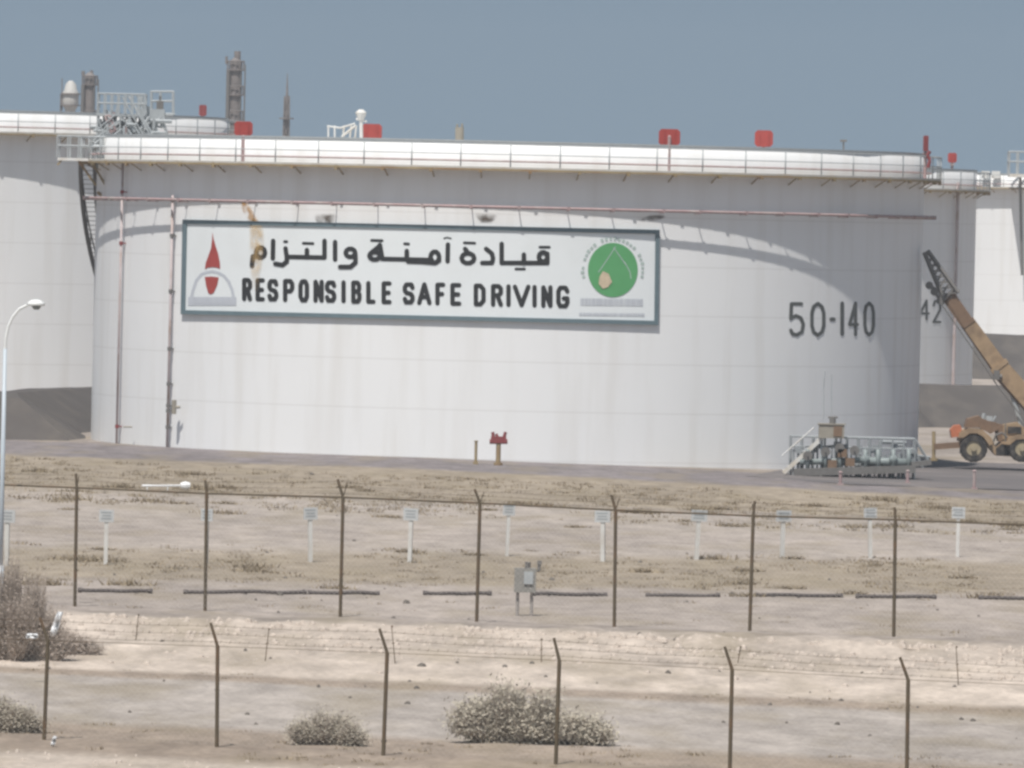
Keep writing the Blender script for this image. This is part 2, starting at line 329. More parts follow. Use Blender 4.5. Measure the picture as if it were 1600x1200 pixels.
# ------------------------------------------------------------ tanks
def make_tank(name, c, R, ztop, label, group, gz_drop=1.27, lip=0.9, pipe_z=None, rails=True):
    root = empty(name, (c[0], c[1], 0), label, 'storage tank', group)
    zg = ztop - gz_drop
    mb = MB(); prof = [(R, -1.0)]; k = 14
    for i in range(1, k + 1): prof.append((R, -1.0 + (ztop + 1.0) * i / k))
    prof += [(R - 0.06, ztop), (R - 0.06, ztop - 2.0)]
    mb.lathe(prof, c, 180); sh = mb.build('shell', M_shell, root)
    for q in sh.data.polygons: q.use_smooth = abs(q.normal.z) < 0.5
    mb = MB(); mb.lathe([(0.01, ztop - 1.6), (R - 0.07, ztop - 1.9)], c, 90); mb.build('floating_roof', M_trim, root)
    mb = MB(); mb.lathe([(R + 0.003, zg), (R + lip, zg), (R + lip, zg - 0.10), (R + lip - 0.03, zg - 0.10), (R + lip - 0.03, zg - 0.03), (R + 0.003, zg - 0.03)], c, 180)
    gd = mb.build('wind_girder', M_deck, root)
    mb = MB(); mb.lathe([(R + lip - 0.028, zg - 0.10), (R + lip + 0.004, zg - 0.10), (R + lip + 0.004, zg - 0.20), (R + lip - 0.028, zg - 0.20), (R + lip - 0.028, zg - 0.10)], c, 180)
    nb = int(2 * math.pi * R / 2.35)
    for i in range(nb):
        th = 2 * math.pi * (i + 0.4) / nb
        a = pol(c, R + 0.01, th, zg - 0.55); b = pol(c, R + lip - 0.08, th, zg - 0.06); mb.tube(a, b, 0.035, n=4)
        q = pol(c, R + lip - 0.06, th, zg - 0.2); mb.box(q, (0.16, 0.16, 0.16 + 0.1 * random.random()), th)
    mb.build('edge_angle', M_rustedge, gd)
    if rails:
        mb = MB()
        for i in range(nb):
            th = 2 * math.pi * i / nb; mb.tube(pol(c, R + lip - 0.03, th, zg), pol(c, R + lip - 0.03, th, zg + 1.12), 0.034, n=6)
        ring_tube(mb, c, R + lip - 0.03, zg + 1.12, 0.032, n=150, k=6); ring_tube(mb, c, R + lip - 0.03, zg + 0.62, 0.028, n=150, k=6)
        mb.build('railing', M_steel, root, True)
        mb = MB(); ring_tube(mb, c, R + 0.35, zg + 0.28, 0.045, n=150, k=8); mb.build('walkway_pipe', M_redpipe, root, True)
    # rim capping angle
    mb = MB(); mb.lathe([(R + 0.002, ztop - 0.07), (R + 0.025, ztop - 0.07), (R + 0.025, ztop + 0.03), (R - 0.10, ztop + 0.03), (R - 0.10, ztop - 0.05)], c, 180); mb.build('rim_angle', M_steel, root)
    if pipe_z:
        mb = MB(); ring_tube(mb, c, R + 0.60, pipe_z, 0.075, n=180, k=10)
        rp = mb.build('ring_pipe', M_redpipe, root, True)
        mb = MB()
        for i in range(58):
            th = 2 * math.pi * (i + .3 * random.random()) / 58; mb.bar(pol(c, R, th, pipe_z - 0.1), pol(c, R + 0.65, th, pipe_z - 0.1), 0.05, 0.04); mb.box(pol(c, R + 0.6, th, pipe_z), (0.15, 0.16, 0.16), th)
        mb.build('bracket', M_redpipe, rp)['kind'] = 'stuff'
    return root, zg
C1 = (-0.33, 450.0); RT = 21.52
ZT = onCyl(793, 221, C1, RT).z
pz = onCyl(793, 324, C1, RT + 0.6).z
T1, ZG = make_tank('storage_tank', C1, RT, ZT, 'white storage tank numbered 50-140 carrying the driving slogan board', None, pipe_z=pz)
T1['label'] = 'large white tank numbered 50-140 with the safe driving board'
sh1 = [o for o in T1.children if o.name.startswith('shell')][0]
C2 = (-39.6, 540.0); T2, ZG2 = make_tank('storage_tank', C2, 21.5, 17.75, 'white tank behind the street lamp and the platform of the numbered tank', 'white tanks standing behind the numbered tank', pipe_z=None)
C3 = (8.6, 566.0); T3, ZG3 = make_tank('storage_tank', C3, 21.5, 15.75, 'white tank partly hidden, number ending in 42, behind the crane boom', 'white tanks standing behind the numbered tank')
C4 = (58.5, 850.0); T4, ZG4 = make_tank('storage_tank', C4, 21.5, 17.1, 'sunlit white tank farthest away, above the crane and the dark bank', 'white tanks standing behind the numbered tank')

# ------------------------------------------------------------ lettering
GL = {
 'R': [[(0, 0), (0, 1), (.7, 1), (1, .87), (1, .63), (.7, .5), (0, .5)], [(.55, .5), (1, 0)]],
 'E': [[(1, 1), (0, 1), (0, 0), (1, 0)], [(0, .5), (.85, .5)]],
 'S': [[(1, .8), (.85, .97), (.2, .97), (0, .82), (0, .65), (.2, .53), (.8, .46), (1, .32), (1, .15), (.8, .02), (.15, .02), (0, .2)]],
 'P': [[(0, 0), (0, 1), (.75, 1), (1, .85), (1, .6), (.75, .46), (0, .46)]],
 'O': [[(.25, 0), (0, .2), (0, .8), (.25, 1), (.75, 1), (1, .8), (1, .2), (.75, 0), (.25, 0)]],
 '0': [[(.5, 0), (.15, .1), (0, .3), (0, .7), (.15, .9), (.5, 1), (.85, .9), (1, .7), (1, .3), (.85, .1), (.5, 0)]],
 'N': [[(0, 0), (0, 1), (1, 0), (1, 1)]],
 'I': [[(.5, 0), (.5, 1)]], '1': [[(.5, 0), (.5, 1)]],
 'B': [[(0, 0), (0, 1), (.7, 1), (.95, .87), (.95, .65), (.7, .53), (0, .53)], [(.7, .53), (1, .38), (1, .15), (.75, 0), (0, 0)]],
 'L': [[(0, 1), (0, 0), (1, 0)]],
 'A': [[(0, 0), (.5, 1), (1, 0)], [(.22, .32), (.78, .32)]],
 'F': [[(0, 0), (0, 1), (1, 1)], [(0, .5), (.8, .5)]],
 'D': [[(0, 0), (0, 1), (.6, 1), (1, .8), (1, .2), (.6, 0), (0, 0)]],
 'V': [[(0, 1), (.5, 0), (1, 1)]],
 'G': [[(1, .8), (.8, 1), (.2, 1), (0, .8), (0, .2), (.2, 0), (.8, 0), (1, .18), (1, .42), (.6, .42)]],
 '-': [[(0, .5), (1, .5)]],
 '5': [[(.85, 1), (.05, 1), (0, .52), (.4, .62), (.8, .55), (1, .35), (.9, .1), (.5, 0), (.15, .03), (0, .15)]],
 '4': [[(.75, 0), (.75, 1), (0, .32), (1, .32)]],
 '2': [[(0, .8), (.2, 1), (.8, 1), (1, .8), (1, .6), (0, 0), (1, 0)]],
}
def strokes(mb, polys, wpx, proj, step=0.0007):
    k = 0; h = wpx / 2
    for pl0 in polys:
        pl = [pl0[0]]
        for a_, b_ in zip(pl0, pl0[1:]):
            m_ = max(1, int(math.hypot(b_[0] - a_[0], b_[1] - a_[1]) / 14)); pl += [(a_[0] + (b_[0] - a_[0]) * q_ / m_, a_[1] + (b_[1] - a_[1]) * q_ / m_) for q_ in range(1, m_ + 1)]
        for i in range(len(pl) - 1):
            (x0, y0), (x1, y1) = pl[i], pl[i + 1]; d = math.hypot(x1 - x0, y1 - y0)
            if d < 1e-6: continue
            nx_, ny_ = -(y1 - y0) / d * h, (x1 - x0) / d * h
            ext = 0.0
            mb.add([proj(x0 + nx_, y0 + ny_, k * step), proj(x1 + nx_, y1 + ny_, k * step), proj(x1 - nx_, y1 - ny_, k * step), proj(x0 - nx_, y0 - ny_, k * step)], [(0, 1, 2, 3)]); k += 1
        for (x, y) in pl:
            mb.add([proj(x + h * math.cos(a * math.pi / 4 + .39) * 1.0, y + h * math.sin(a * math.pi / 4 + .39), k * step) for a in range(8)], [tuple(range(8))]); k += 1
def glyph(mb, ch, x0, x1, yt, yb, wpx, proj, lean=0.0):
    h = wpx / 2; X0, X1, YT, YB = x0 + h, x1 - h, yt + h, yb - h
    if ch in 'I1': X0, X1 = x0, x1
    strokes(mb, [[(X0 + (X1 - X0) * a, YB + (YT - YB) * b) for a, b in pl] for pl in GL[ch]], wpx, proj)
def pcyl(c, r): return lambda x, y, o=0.0: onCyl(x, y, c, r + o)

# ---- slogan board hung on the shell
cen = onCyl(657, 425, C1, RT)
board = empty('slogan_board', (cen.x, cen.y, cen.z), 'long white slogan board in Arabic and English with two emblems on the tank wall', 'sign board')
def quadpt(u, v):     # board corners as seen, u along, v down
    tl, tr, br, bl = (285, 343), (1031, 359), (1029, 508), (282, 491)
    return (tl[0] * (1 - u) * (1 - v) + tr[0] * u * (1 - v) + br[0] * u * v + bl[0] * (1 - u) * v,
            tl[1] * (1 - u) * (1 - v) + tr[1] * u * (1 - v) + br[1] * u * v + bl[1] * (1 - u) * v)
def cyl_patch(mb, u0, u1, v0, v1, nu, nv, r_in, r_out):
    A, B = [], []
    for r, lst in ((r_out, A), (r_in, B)):
        for i in range(nu + 1):
            for j in range(nv + 1):
                x, y = quadpt(u0 + (u1 - u0) * i / nu, v0 + (v1 - v0) * j / nv); q = onCyl(x, y, C1, RT + r_out)
                dx, dy = q.x - C1[0], q.y - C1[1]; s_ = (RT + r) / math.hypot(dx, dy); lst.append(Vector((C1[0] + dx * s_, C1[1] + dy * s_, q.z)))
    W = nv + 1; f = [(i * W + j, (i + 1) * W + j, (i + 1) * W + j + 1, i * W + j + 1) for i in range(nu) for j in range(nv)]
    mb.add(A, f); o = len(A)
    rim = [i * W for i in range(nu + 1)] + [nu * W + j for j in range(1, nv + 1)] + [i * W + nv for i in range(nu - 1, -1, -1)] + [j for j in range(nv - 1, 0, -1)]
    mb.add([A[k] for k in rim] + [B[k] for k in rim], [(k, len(rim) + k, len(rim) + (k + 1) % len(rim), (k + 1) % len(rim)) for k in range(len(rim))])
mb = MB(); cyl_patch(mb, 0.004, 0.996, 0.02, 0.98, 60, 4, 0.003, 0.10); mb.build('panel', M_panel, board)
mb = MB(); tu, tv = 0.0085, 0.045
cyl_patch(mb, 0, 1, 0, tv, 60, 1, 0.004, 0.16); cyl_patch(mb, 0, 1, 1 - tv, 1, 60, 1, 0.004, 0.16)
cyl_patch(mb, 0, tu, tv, 1 - tv, 1, 4, 0.004, 0.158); cyl_patch(mb, 1 - tu, 1, tv, 1 - tv, 1, 4, 0.004, 0.158); mb.build('frame', M_frame, board)
pb = pcyl(C1, RT + 0.115)
EN = [('R', 378, 394), ('E', 399, 414), ('S', 417.5, 435), ('P', 442, 460), ('O', 466, 483), ('N', 489.5, 506), ('S', 507.5, 525.5), ('I', 534, 539.5), ('B', 548.5, 565), ('L', 572, 587), ('E', 596, 612),
      ('S', 629, 648), ('A', 651.5, 674.5), ('F', 680, 696), ('E', 703.5, 721), ('D', 740, 759), ('R', 767, 786), ('I', 791.5, 797.5), ('V', 801, 829), ('I', 832.5, 838), ('N', 845.5, 863.5), ('G', 869, 890)]
en = MB(); prevx = None
for ch, x0, x1 in EN:
    if prevx and x0 - prevx > 14: en.build('english_word', M_black, board); en = MB()
    prevx = x1
    xc = (x0 + x1) / 2; yt = 434 + (xc - 385) * 0.0245; yb = 470.5 + (xc - 385) * 0.0225
    glyph(en, ch, x0, x1, yt, yb, 7.0, pb)
en.build('english_word', M_black, board)
def z3(pl): return [(270 + x / 4, 320 + y / 4) for x, y in pl]
def z4(pl): return [(640 + x / 3.8095, 320 + y / 3.8095) for x, y in pl]
def loop(cx, cy, rx, ry, n=10): return [(cx + rx * math.cos(2 * math.pi * i / n), cy + ry * math.sin(2 * math.pi * i / n)) for i in range(n + 1)]
AR4 = [[[(548, 232), (548, 346), (820, 346), (820, 290)], loop(795, 310, 26, 28), [(680, 346), (680, 296)]],
       [[(455, 262), (490, 290), (497, 320), (490, 346), (432, 346)]], [loop(347, 318, 38, 30), [(347, 285), (330, 262)]],
       [[(228, 236), (226, 336)]], [loop(150, 312, 26, 34), [(176, 330), (150, 346), (90, 340), (-10, 336)]]]
AR3 = [[[(1620, 345), (1310, 338), (1294, 250)], loop(1262, 318, 34, 24), [(1462, 340), (1462, 288)], [(1294, 255), (1240, 300)]],
       [loop(1110, 300, 30, 26), [(1140, 300), (1142, 360), (1110, 388), (1045, 388)]], [[(1014, 232), (1014, 342)]],
       [[(948, 225), (948, 330), (712, 325), (704, 272)], [(838, 328), (838, 282)], [(712, 325), (712, 355), (685, 376), (640, 368)]],
       [[(627, 225), (625, 335)]], [loop(548, 298, 28, 32), [(530, 318), (500, 322), (494, 380)]]]
W1 = MB(); W2 = MB(); W3 = MB()
for grp in AR4[:3]: strokes(W1, [z4(p_) for p_ in grp], 7.2, pb)
for grp in AR4[3:]: strokes(W2, [z4(p_) for p_ in grp], 7.2, pb)
for grp in AR3[:1]: strokes(W2, [z3(p_) for p_ in grp], 7.2, pb)
for grp in AR3[1:]: strokes(W3, [z3(p_) for p_ in grp], 7.2, pb)
for pl in ([(775, 252), (832, 252)], [(632, 382), (684, 382)], [(325, 226), (388, 228)]): strokes(W1, [z4(pl)], 4.2, pb)
strokes(W2, [z4([(205, 200), (222, 194), (246, 200)])], 2.2, pb)
for pl in ([(1242, 222), (1308, 224)], [(1448, 243), (1474, 245)]): strokes(W2, [z3(pl)], 4.4, pb)
for pl in ([(815, 240), (876, 242)], [(698, 230), (712, 230)]): strokes(W3, [z3(pl)], 4.4, pb)
for W_ in (W1, W2, W3): W_.build('arabic_word', M_black, board)
# flame emblem
def z5(pl): return [(280 + x / 7.5, 340 + y / 7.5) for x, y in pl]
em = MB(); P5 = z5([(388, 170), (400, 240), (425, 330), (455, 420), (475, 520), (478, 600), (440, 585), (385, 580), (330, 588), (300, 605), (310, 530), (340, 450), (372, 360), (384, 260)])
em.add([pb(x, y, 0.004) for x, y in P5], [tuple(range(len(P5)))])
P6 = z5([(298, 695), (380, 690), (462, 700), (445, 790), (405, 880), (370, 900), (340, 885), (315, 800)]); em.add([pb(x, y, 0.004) for x, y in P6], [tuple(range(len(P6)))])
eo = em.build('flame_emblem', M_red, board)
em = MB()
strokes(em, [z5([(140, 960), (160, 860), (200, 740), (260, 665), (330, 640), (385, 632)]), z5([(385, 632), (450, 645), (520, 680), (580, 750), (620, 850), (640, 960)])], 4.5, lambda x, y, o=0: pb(x, y, -0.008 + o * 0.3))
for k_ in range(12):
    P7 = z5([(105 + 47 * k_, 930), (105 + 47 * (k_ + 1), 930), (105 + 47 * (k_ + 1), 1030), (105 + 47 * k_, 1030)]); em.add([pb(x, y, 0.0005) for x, y in P7], [(0, 1, 2, 3)])
em.build('emblem_arch', M_palegrey, eo)
def emtxt(mb, x0, x1, y0, y1, slope, hh, off):
    x = x0
    while x < x1:
        wd = random.uniform(1.2, 3.2); yy = y0 + (x - x0) * slope
        mb.add([pb(a, b, off) for a, b in ((x, yy), (x + wd, yy), (x + wd, yy + hh), (x, yy + hh))], [(0, 1, 2, 3)]); x += wd + random.uniform(.4, 1.2)
# round green emblem
cx, cy = 640 + 1210 / 3.8095, 320 + 388 / 3.8095
em = MB(); em.add([pb(cx + 39 * q / 8 * math.cos(2 * math.pi * i / 48), cy + 42.5 * q / 8 * math.sin(2 * math.pi * i / 48), 0.004) for q in range(9) for i in range(48)], [(q * 48 + i, q * 48 + (i + 1) % 48, (q + 1) * 48 + (i + 1) % 48, (q + 1) * 48 + i) for q in range(8) for i in range(48)])
eg = em.build('round_emblem', M_green, board)
em = MB()
for i in range(26):
    a = math.pi * (0.93 + 1.14 * i / 25)
    if random.random() < 0.15: continue
    r1, r2 = 44.5, 50.0 + random.uniform(-1.5, .5)
    da = 0.045
    em.add([pb(cx + r_ * math.cos(a_), cy + r_ * 1.03 * math.sin(a_), 0.002) for r_, a_ in ((r1, a - da), (r2, a - da), (r2, a + da), (r1, a + da))], [(0, 1, 2, 3)])
strokes(em, [z4([(1225, 250), (1180, 320), (1125, 400)]), z4([(1280, 340), (1312, 400), (1318, 440)]), z4([(1215, 255), (1290, 360)])], 1.3, lambda x, y, o=0: pb(x, y, 0.012 + o))
em.build('emblem_tracery', M_palegreen, eg)
em = MB(); P8 = z4([(1150, 395), (1185, 410), (1205, 460), (1180, 490), (1150, 500), (1125, 470), (1130, 430)]); em.add([pb(x, y, 0.03) for x, y in P8], [tuple(range(len(P8)))]); em.build('emblem_figure', M_peach, eg)
em = MB(); emtxt(em, 907, 1003, 466, 0, 0.012, 11, 0.004); emtxt(em, 905, 1004, 488.5, 0, 0.012, 4.5, 0.004); emtxt(em, 300, 367, 468, 0, 0.02, 6, 0.006); em.build('emblem_caption', M_palegrey, eg)

# ---- tank number
nm = MB(); pn = pcyl(C1, RT + 0.015)
for ch, x0, x1, yt, yb, wd in (('5', 1233, 1258, 472, 526, 5.5), ('0', 1266, 1290, 471.5, 526.5, 5.5), ('-', 1296, 1306, 472, 526, 6.5), ('1', 1313, 1319, 471, 525, 6), ('4', 1325, 1342.5, 471, 525.5, 5), ('0', 1349, 1367.5, 471, 526, 5)):
    glyph(nm, ch, x0, x1, yt, yb, wd, pn)
nm.build('tank_number', M_grey_letter, T1)
nm = MB(); pn3 = pcyl(C3, 21.5 + 0.015)
for ch, x0, x1, yt, yb, wd in (('1', 1427, 1431, 466, 499, 3.5), ('4', 1436, 1453, 468, 501, 3.6), ('2', 1457, 1471, 469, 505, 3.6)):
    glyph(nm, ch, x0, x1, yt, yb, wd, pn3)
nm.build('tank_number', M_grey_letter, T3)

# ---- stains that run down the wall (real marks on paint)
def stain_mat(name, col, amt):
    m = bpy.data.materials.new(name); m.use_nodes = True; t = m.node_tree; n = t.nodes; L = t.links; p = n['Principled BSDF']
    p.inputs['Base Color'].default_value = (*col, 1); p.inputs['Roughness'].default_value = 0.9
    at = n.new('ShaderNodeAttribute'); at.attribute_name = 'fade'
    g = n.new('ShaderNodeNewGeometry'); no = n.new('ShaderNodeTexNoise'); no.inputs['Scale'].default_value = 2.2; no.inputs['Detail'].default_value = 5; L.new(g.outputs['Position'], no.inputs[0])
    mr = n.new('ShaderNodeMapRange'); mr.inputs[1].default_value = 0.3; mr.inputs[2].default_value = 0.62; L.new(no.outputs['Fac'], mr.inputs[0])
    m1 = n.new('ShaderNodeMath'); m1.operation = 'MULTIPLY'; L.new(at.outputs['Fac'], m1.inputs[0]); L.new(mr.outputs[0], m1.inputs[1])
    m2 = n.new('ShaderNodeMath'); m2.operation = 'MULTIPLY'; m2.inputs[1].default_value = amt; L.new(m1.outputs[0], m2.inputs[0]); L.new(m2.outputs[0], p.inputs['Alpha'])
    return m
M_st_rust = stain_mat('rust_run', (0.50, 0.25, 0.05), 1.0); M_st_pale = stain_mat('rust_wash', (0.62, 0.40, 0.15), 0.8); M_st_dark = stain_mat('dark_smear', (0.10, 0.075, 0.055), 1.0)
def stain(rows_, proj, m, parent, name='rust_stain'):
    # rows_: (y, x0, x1, strength)
    vs, fs, col = [], [], []; W = 7
    for (y, x0, x1, s_) in rows_:
        for j in range(W):
            u = j / (W - 1); q = proj(x0 + (x1 - x0) * u, y, 0); vs.append(q); col.append(s_ * math.sin(math.pi * u) ** 0.7)
    for i in range(len(rows_) - 1):
        for j in range(W - 1): fs.append((i * W + j, i * W + j + 1, (i + 1) * W + j + 1, (i + 1) * W + j))
    top = parent
    while top.parent: top = top.parent
    me = bpy.data.meshes.new(name); me.from_pydata([tuple(v - top.location) for v in vs], [], fs); me.materials.append(m)
    a = me.color_attributes.new('fade', 'FLOAT_COLOR', 'POINT')
    for i, c in enumerate(col): a.data[i].color = (c, c, c, 1)
    o = bpy.data.objects.new(name, me); COL.objects.link(o); o.parent = parent
pw = pcyl(C1, RT + 0.02); pf = pcyl(C1, RT + 0.175)
stain([(312, 377, 384, 0), (318, 376, 388, 1), (330, 378, 396, 1), (342, 386, 402, .9), (346, 388, 406, .8)], pw, M_st_rust, T1)
stain([(352, 388, 412, .6), (375, 389, 414, .8), (400, 388, 412, .7), (425, 390, 408, .45), (450, 392, 405, 0.15), (462, 393, 404, 0)], pf, M_st_pale, board)
stain([(333, 495, 530, 0), (338, 490, 530, .8), (345, 492, 526, 1), (350, 496, 520, 0.6)], pw, M_st_dark, T1, 'dark_stain')
stain([(332, 742, 776, 0), (337, 742, 778, .6), (343, 746, 775, 1), (348, 750, 768, 0.5)], pw, M_st_dark, T1, 'dark_stain')
stain([(335, 1018, 1040, 0), (339, 1006, 1042, 1), (343, 996, 1034, 1), (347, 1000, 1015, 0)], pw, M_st_dark, T1, 'dark_stain')

# ---- vertical risers
def riser(px, y0, y1, off, r, m, name, clamps=()):
    a = onCyl(px, y0, C1, RT + off); th = math.atan2(a.x - C1[0], -(a.y - C1[1])); zb = -0.5
    mb = MB(); mb.tube(pol(C1, RT + off, th, a.z), pol(C1, RT + off, th, zb), r, n=10)
    o = mb.build(name, m, T1, True); mb = MB()
    for cy_ in clamps:
        q = onCyl(px, cy_, C1, RT + off); z = q.z; mb.tube(pol(C1, RT + off, th, z - .09), pol(C1, RT + off, th, z + .09), r * 1.5, n=10); mb.bar(pol(C1, RT, th, z), pol(C1, RT + off, th, z), 0.08, 0.06)
    if clamps: mb.build('clamp', M_darksteel if name == 'riser_pipe' else M_darkred, o)
    return th
riser(192, 252, 690, 0.25, 0.065, M_riser, 'foam_riser', (300, 380, 667))
riser(270, 305, 690, 0.25, 0.07, M_riser, 'riser_pipe', (312, 368, 455, 545, 600, 634, 642, 668))
# branch valve on the riser
mb = MB(); q = onCyl(272, 636, C1, RT + 0.55); mb.tube(q - Vector((0, 0, .35)), q + Vector((0, 0, .35)), .12, n=8); mb.tube(q, q + Vector((.3, -.1, 0)), .07); mb.build('riser_valve', M_box, T1)
mb = MB(); q = onCyl(202, 667, C1, RT + 0.4); mb.tube(q - Vector((.3, 0, 0)), q + Vector((.15, 0, 0)), .04); mb.build('drain_stub', M_box, T1)

# ---- foam pourer shields on the rim
def foam_box(px0, px1, py0, py1, Y, parent, m=M_red, pipe_to=None, thick=0.25):
    a = onY(px0, py1, Y); b = onY(px1, py0, Y); wd, ht = b.x - a.x, b.z - a.z; c_ = Vector(((a.x + b.x) / 2, Y, (a.z + b.z) / 2)); k = 0.16 * min(wd, ht)
    mb = MB(); pts = [(-wd / 2 + k, -ht / 2), (wd / 2 - k, -ht / 2), (wd / 2, -ht / 2 + k), (wd / 2, ht / 2 - k), (wd / 2 - k, ht / 2), (-wd / 2 + k, ht / 2), (-wd / 2, ht / 2 - k), (-wd / 2, -ht / 2 + k)]
    mb.poly_prism([c_ + Vector((x, -thick / 2, z)) for x, z in pts], (0, thick, 0))
    for s_ in (-0.25, 0.25): mb.box(c_ + Vector((s_ * wd, -thick / 2 - .03, 0)), (0.06 * wd, .05, ht * .9))
    o = mb.build('foam_shield', m, parent)
    mb = MB(); zb = pipe_to if pipe_to is not None else c_.z - ht / 2 - 0.8
    mb.tube((c_.x, Y + .02, c_.z - ht / 2 + .05), (c_.x, Y + .02, zb), 0.085, n=8); mb.box((c_.x, Y, c_.z - ht / 2 - 0.12), (0.3, 0.3, 0.1)); mb.build('foam_pipe', M_redpipe, o)
def ywall(px, r, far=False):
    x = (px - 800) / F * 450 - C1[0]; d = math.sqrt(max(0, r * r - x * x)); return C1[1] + (d if far else -d)
foam_box(366, 395, 190, 212, ywall(380, RT - .25), T1, pipe_to=ZT - .3); foam_box(1029, 1063, 202, 227, ywall(1046, RT - .25), T1, pipe_to=ZT - .3)
for px in (380, 1046):
    q = onY(px, 216, ywall(px, RT + .2)); mb = MB(); mb.tube(q, (q.x, q.y, ZG), .085); mb.tube(q, q + Vector((0, .5, .1)), .085); mb.build('foam_downpipe', M_redpipe, T1)
foam_box(565, 597, 194, 218, ywall(581, RT, True), T1); foam_box(1179, 1208, 204, 229, ywall(1193, RT, True), T1)
foam_box(1442.5, 1450.5, 212, 236, ywall(1420, RT + .4), T1, M_darkred, pipe_to=ZG, thick=0.8)
q0 = onY(1450, 262, ywall(1415, RT + .6)); mb = MB(); mb.path([q0, onY(1453, 250, q0.y), onY(1449, 243, q0.y), onY(1453, 236, q0.y)], 0.09); mb.build('foam_hose', M_darkred, T1)
foam_box(311, 323, 164, 181, 545, T2, M_darkred); foam_box(1481, 1495, 239, 254, 575, T3)
# small things on the roof seen over the rim
mb = MB()
for x0 in (513, 523, 534, 545, 553): mb.tube(onY(x0, 230, 465), onY(x0 + (4 if x0 > 530 else 0), 196, 465), .05)
mb.path([onY(511, 197, 465), onY(532, 200, 465), onY(555, 193, 465)], .05); mb.path([onY(534, 214, 465), onY(556, 196, 465)], .07); mb.build('roof_rail', M_trim, T1)
mb = MB(); mb.tube(onY(565, 240, 462), onY(564, 183, 462), .10); mb.tube(onY(564, 188, 462), onY(564, 176, 462), .16, .3); mb.tube(onY(564, 176, 462), onY(564, 171, 462), .3, .12); mb.tube(onY(556, 186, 462), onY(573, 190, 462), .05); mb.build('vent_cowl', M_trim, T1)
mb = MB(); mb.tube(onY(718, 240, 462), onY(718, 199, 462), .24, n=12); mb.tube(onY(714.5, 199, 462), onY(714.5, 194, 462), .06); mb.tube(onY(722, 199, 462), onY(722, 193, 462), .06); mb.build('gauge_hatch', M_box, T1)
mb = MB(); mb.tube(onY(1318, 240, 455), onY(1318, 221, 455), .04); mb.box(onY(1318, 220, 455), (.35, .2, .12)); mb.build('gauge_float', M_darksteel, T1)

# ---- platform, ladders and stairs at the edge of the tank
def railbox(mb, px0, px1, py, Y, Y2, h=1.1, n=5, r=.035):
    a = onY(px0, py, Y); b = onY(px1, py, Y); z = (a.z + b.z) / 2
    for yy in (Y, Y2):
        for i in range(n + 1):
            x = a.x + (b.x - a.x) * i / n; mb.tube((x, yy, z), (x, yy, z + h), r, n=6)
        for k in (h, h * .55): mb.tube((a.x, yy, z + k), (b.x, yy, z + k), r, n=6)
    for x in (a.x, b.x):
        for k in (h, h * .55): mb.tube((x, Y, z + k), (x, Y2, z + k), r, n=6)
    return a.x, b.x, z
Yp = 444.6
mb = MB(); a = onY(90, 246, Yp); b = onY(206, 249, Yp)
mb.box(((a.x + b.x) / 2, Yp + 1.2, ZG - .04), (b.x - a.x, 2.6, .14)); pl = mb.build('access_platform', M_trim, T1)
mb = MB(); railbox(mb, 89, 206, 247, Yp, Yp + 2.4, n=7, r=.045); mb.build('platform_railing', M_steel, pl)
mb = MB()
for x0, x1 in ((122, 150), (142, 165), (170, 196)): mb.bar(onY(x0, 250, Yp + .3), onY(x1, 290, Yp + .3), .12, .12)
mb.bar(onY(186, 250, Yp - .1), onY(203, 286, Yp - .1), .2, .26); mb.bar(onY(96, 250, Yp), onY(90, 258, Yp), .1, .1); mb.build('knee_brace', M_rustedge, pl)
# upper gauger platform on legs
Yu = 446.0
mb = MB(); a = onY(152, 179, Yu); b = onY(226, 181, Yu); zu = a.z
mb.box(((a.x + b.x) / 2, Yu + .9, zu), (b.x - a.x, 2.0, .12)); up = mb.build('upper_platform', M_steel, T1)
mb = MB(); railbox(mb, 152, 226, 180, Yu, Yu + 1.8, n=7, r=.042); mb.build('platform_railing', M_steel, up)
mb = MB()
for x in (153, 174, 201, 224):
    for yy in (Yu, Yu + 1.8):
        q = onY(x, 180, yy); mb.tube(q, (q.x, yy, ZG), .06)
for x0, x1 in ((153, 174), (174, 153), (201, 224), (174, 201)): q = onY(x0, 182, Yu); e = onY(x1, 240, Yu); mb.tube(q, (e.x, Yu, ZG), .045)
mb.build('leg_frame', M_steel, up)
mb = MB(); a_, b_ = onY(188, 246, Yu - .7), onY(164, 181, Yu - .7); a2_, b2_ = onY(196, 246, Yu - .7), onY(172, 181, Yu - .7)
for p_, q_ in ((a_, b_), (a2_, b2_)): mb.bar(p_, q_, .16, .1)
for i in range(9): t_ = i / 8; mb.tube(a_.lerp(b_, t_), a2_.lerp(b2_, t_), .05)
mb.build('ladder', M_redpipe, up)
mb = MB(); a_, b_ = onY(236, 246, Yu - .5), onY(200, 181, Yu - .5); a2_, b2_ = onY(225, 246, Yu - .5), onY(190, 181, Yu - .5)
for p_, q_ in ((a_, b_), (a2_, b2_)): mb.bar(p_, q_, .16, .1); mb.tube(p_ + Vector((0, 0, 1)), q_ + Vector((0, 0, 1)), .04)
for i in range(9): t_ = i / 8; mb.bar(a_.lerp(b_, t_), a2_.lerp(b2_, t_), .3, .04)
mb.build('platform_stairs', M_steel, up)
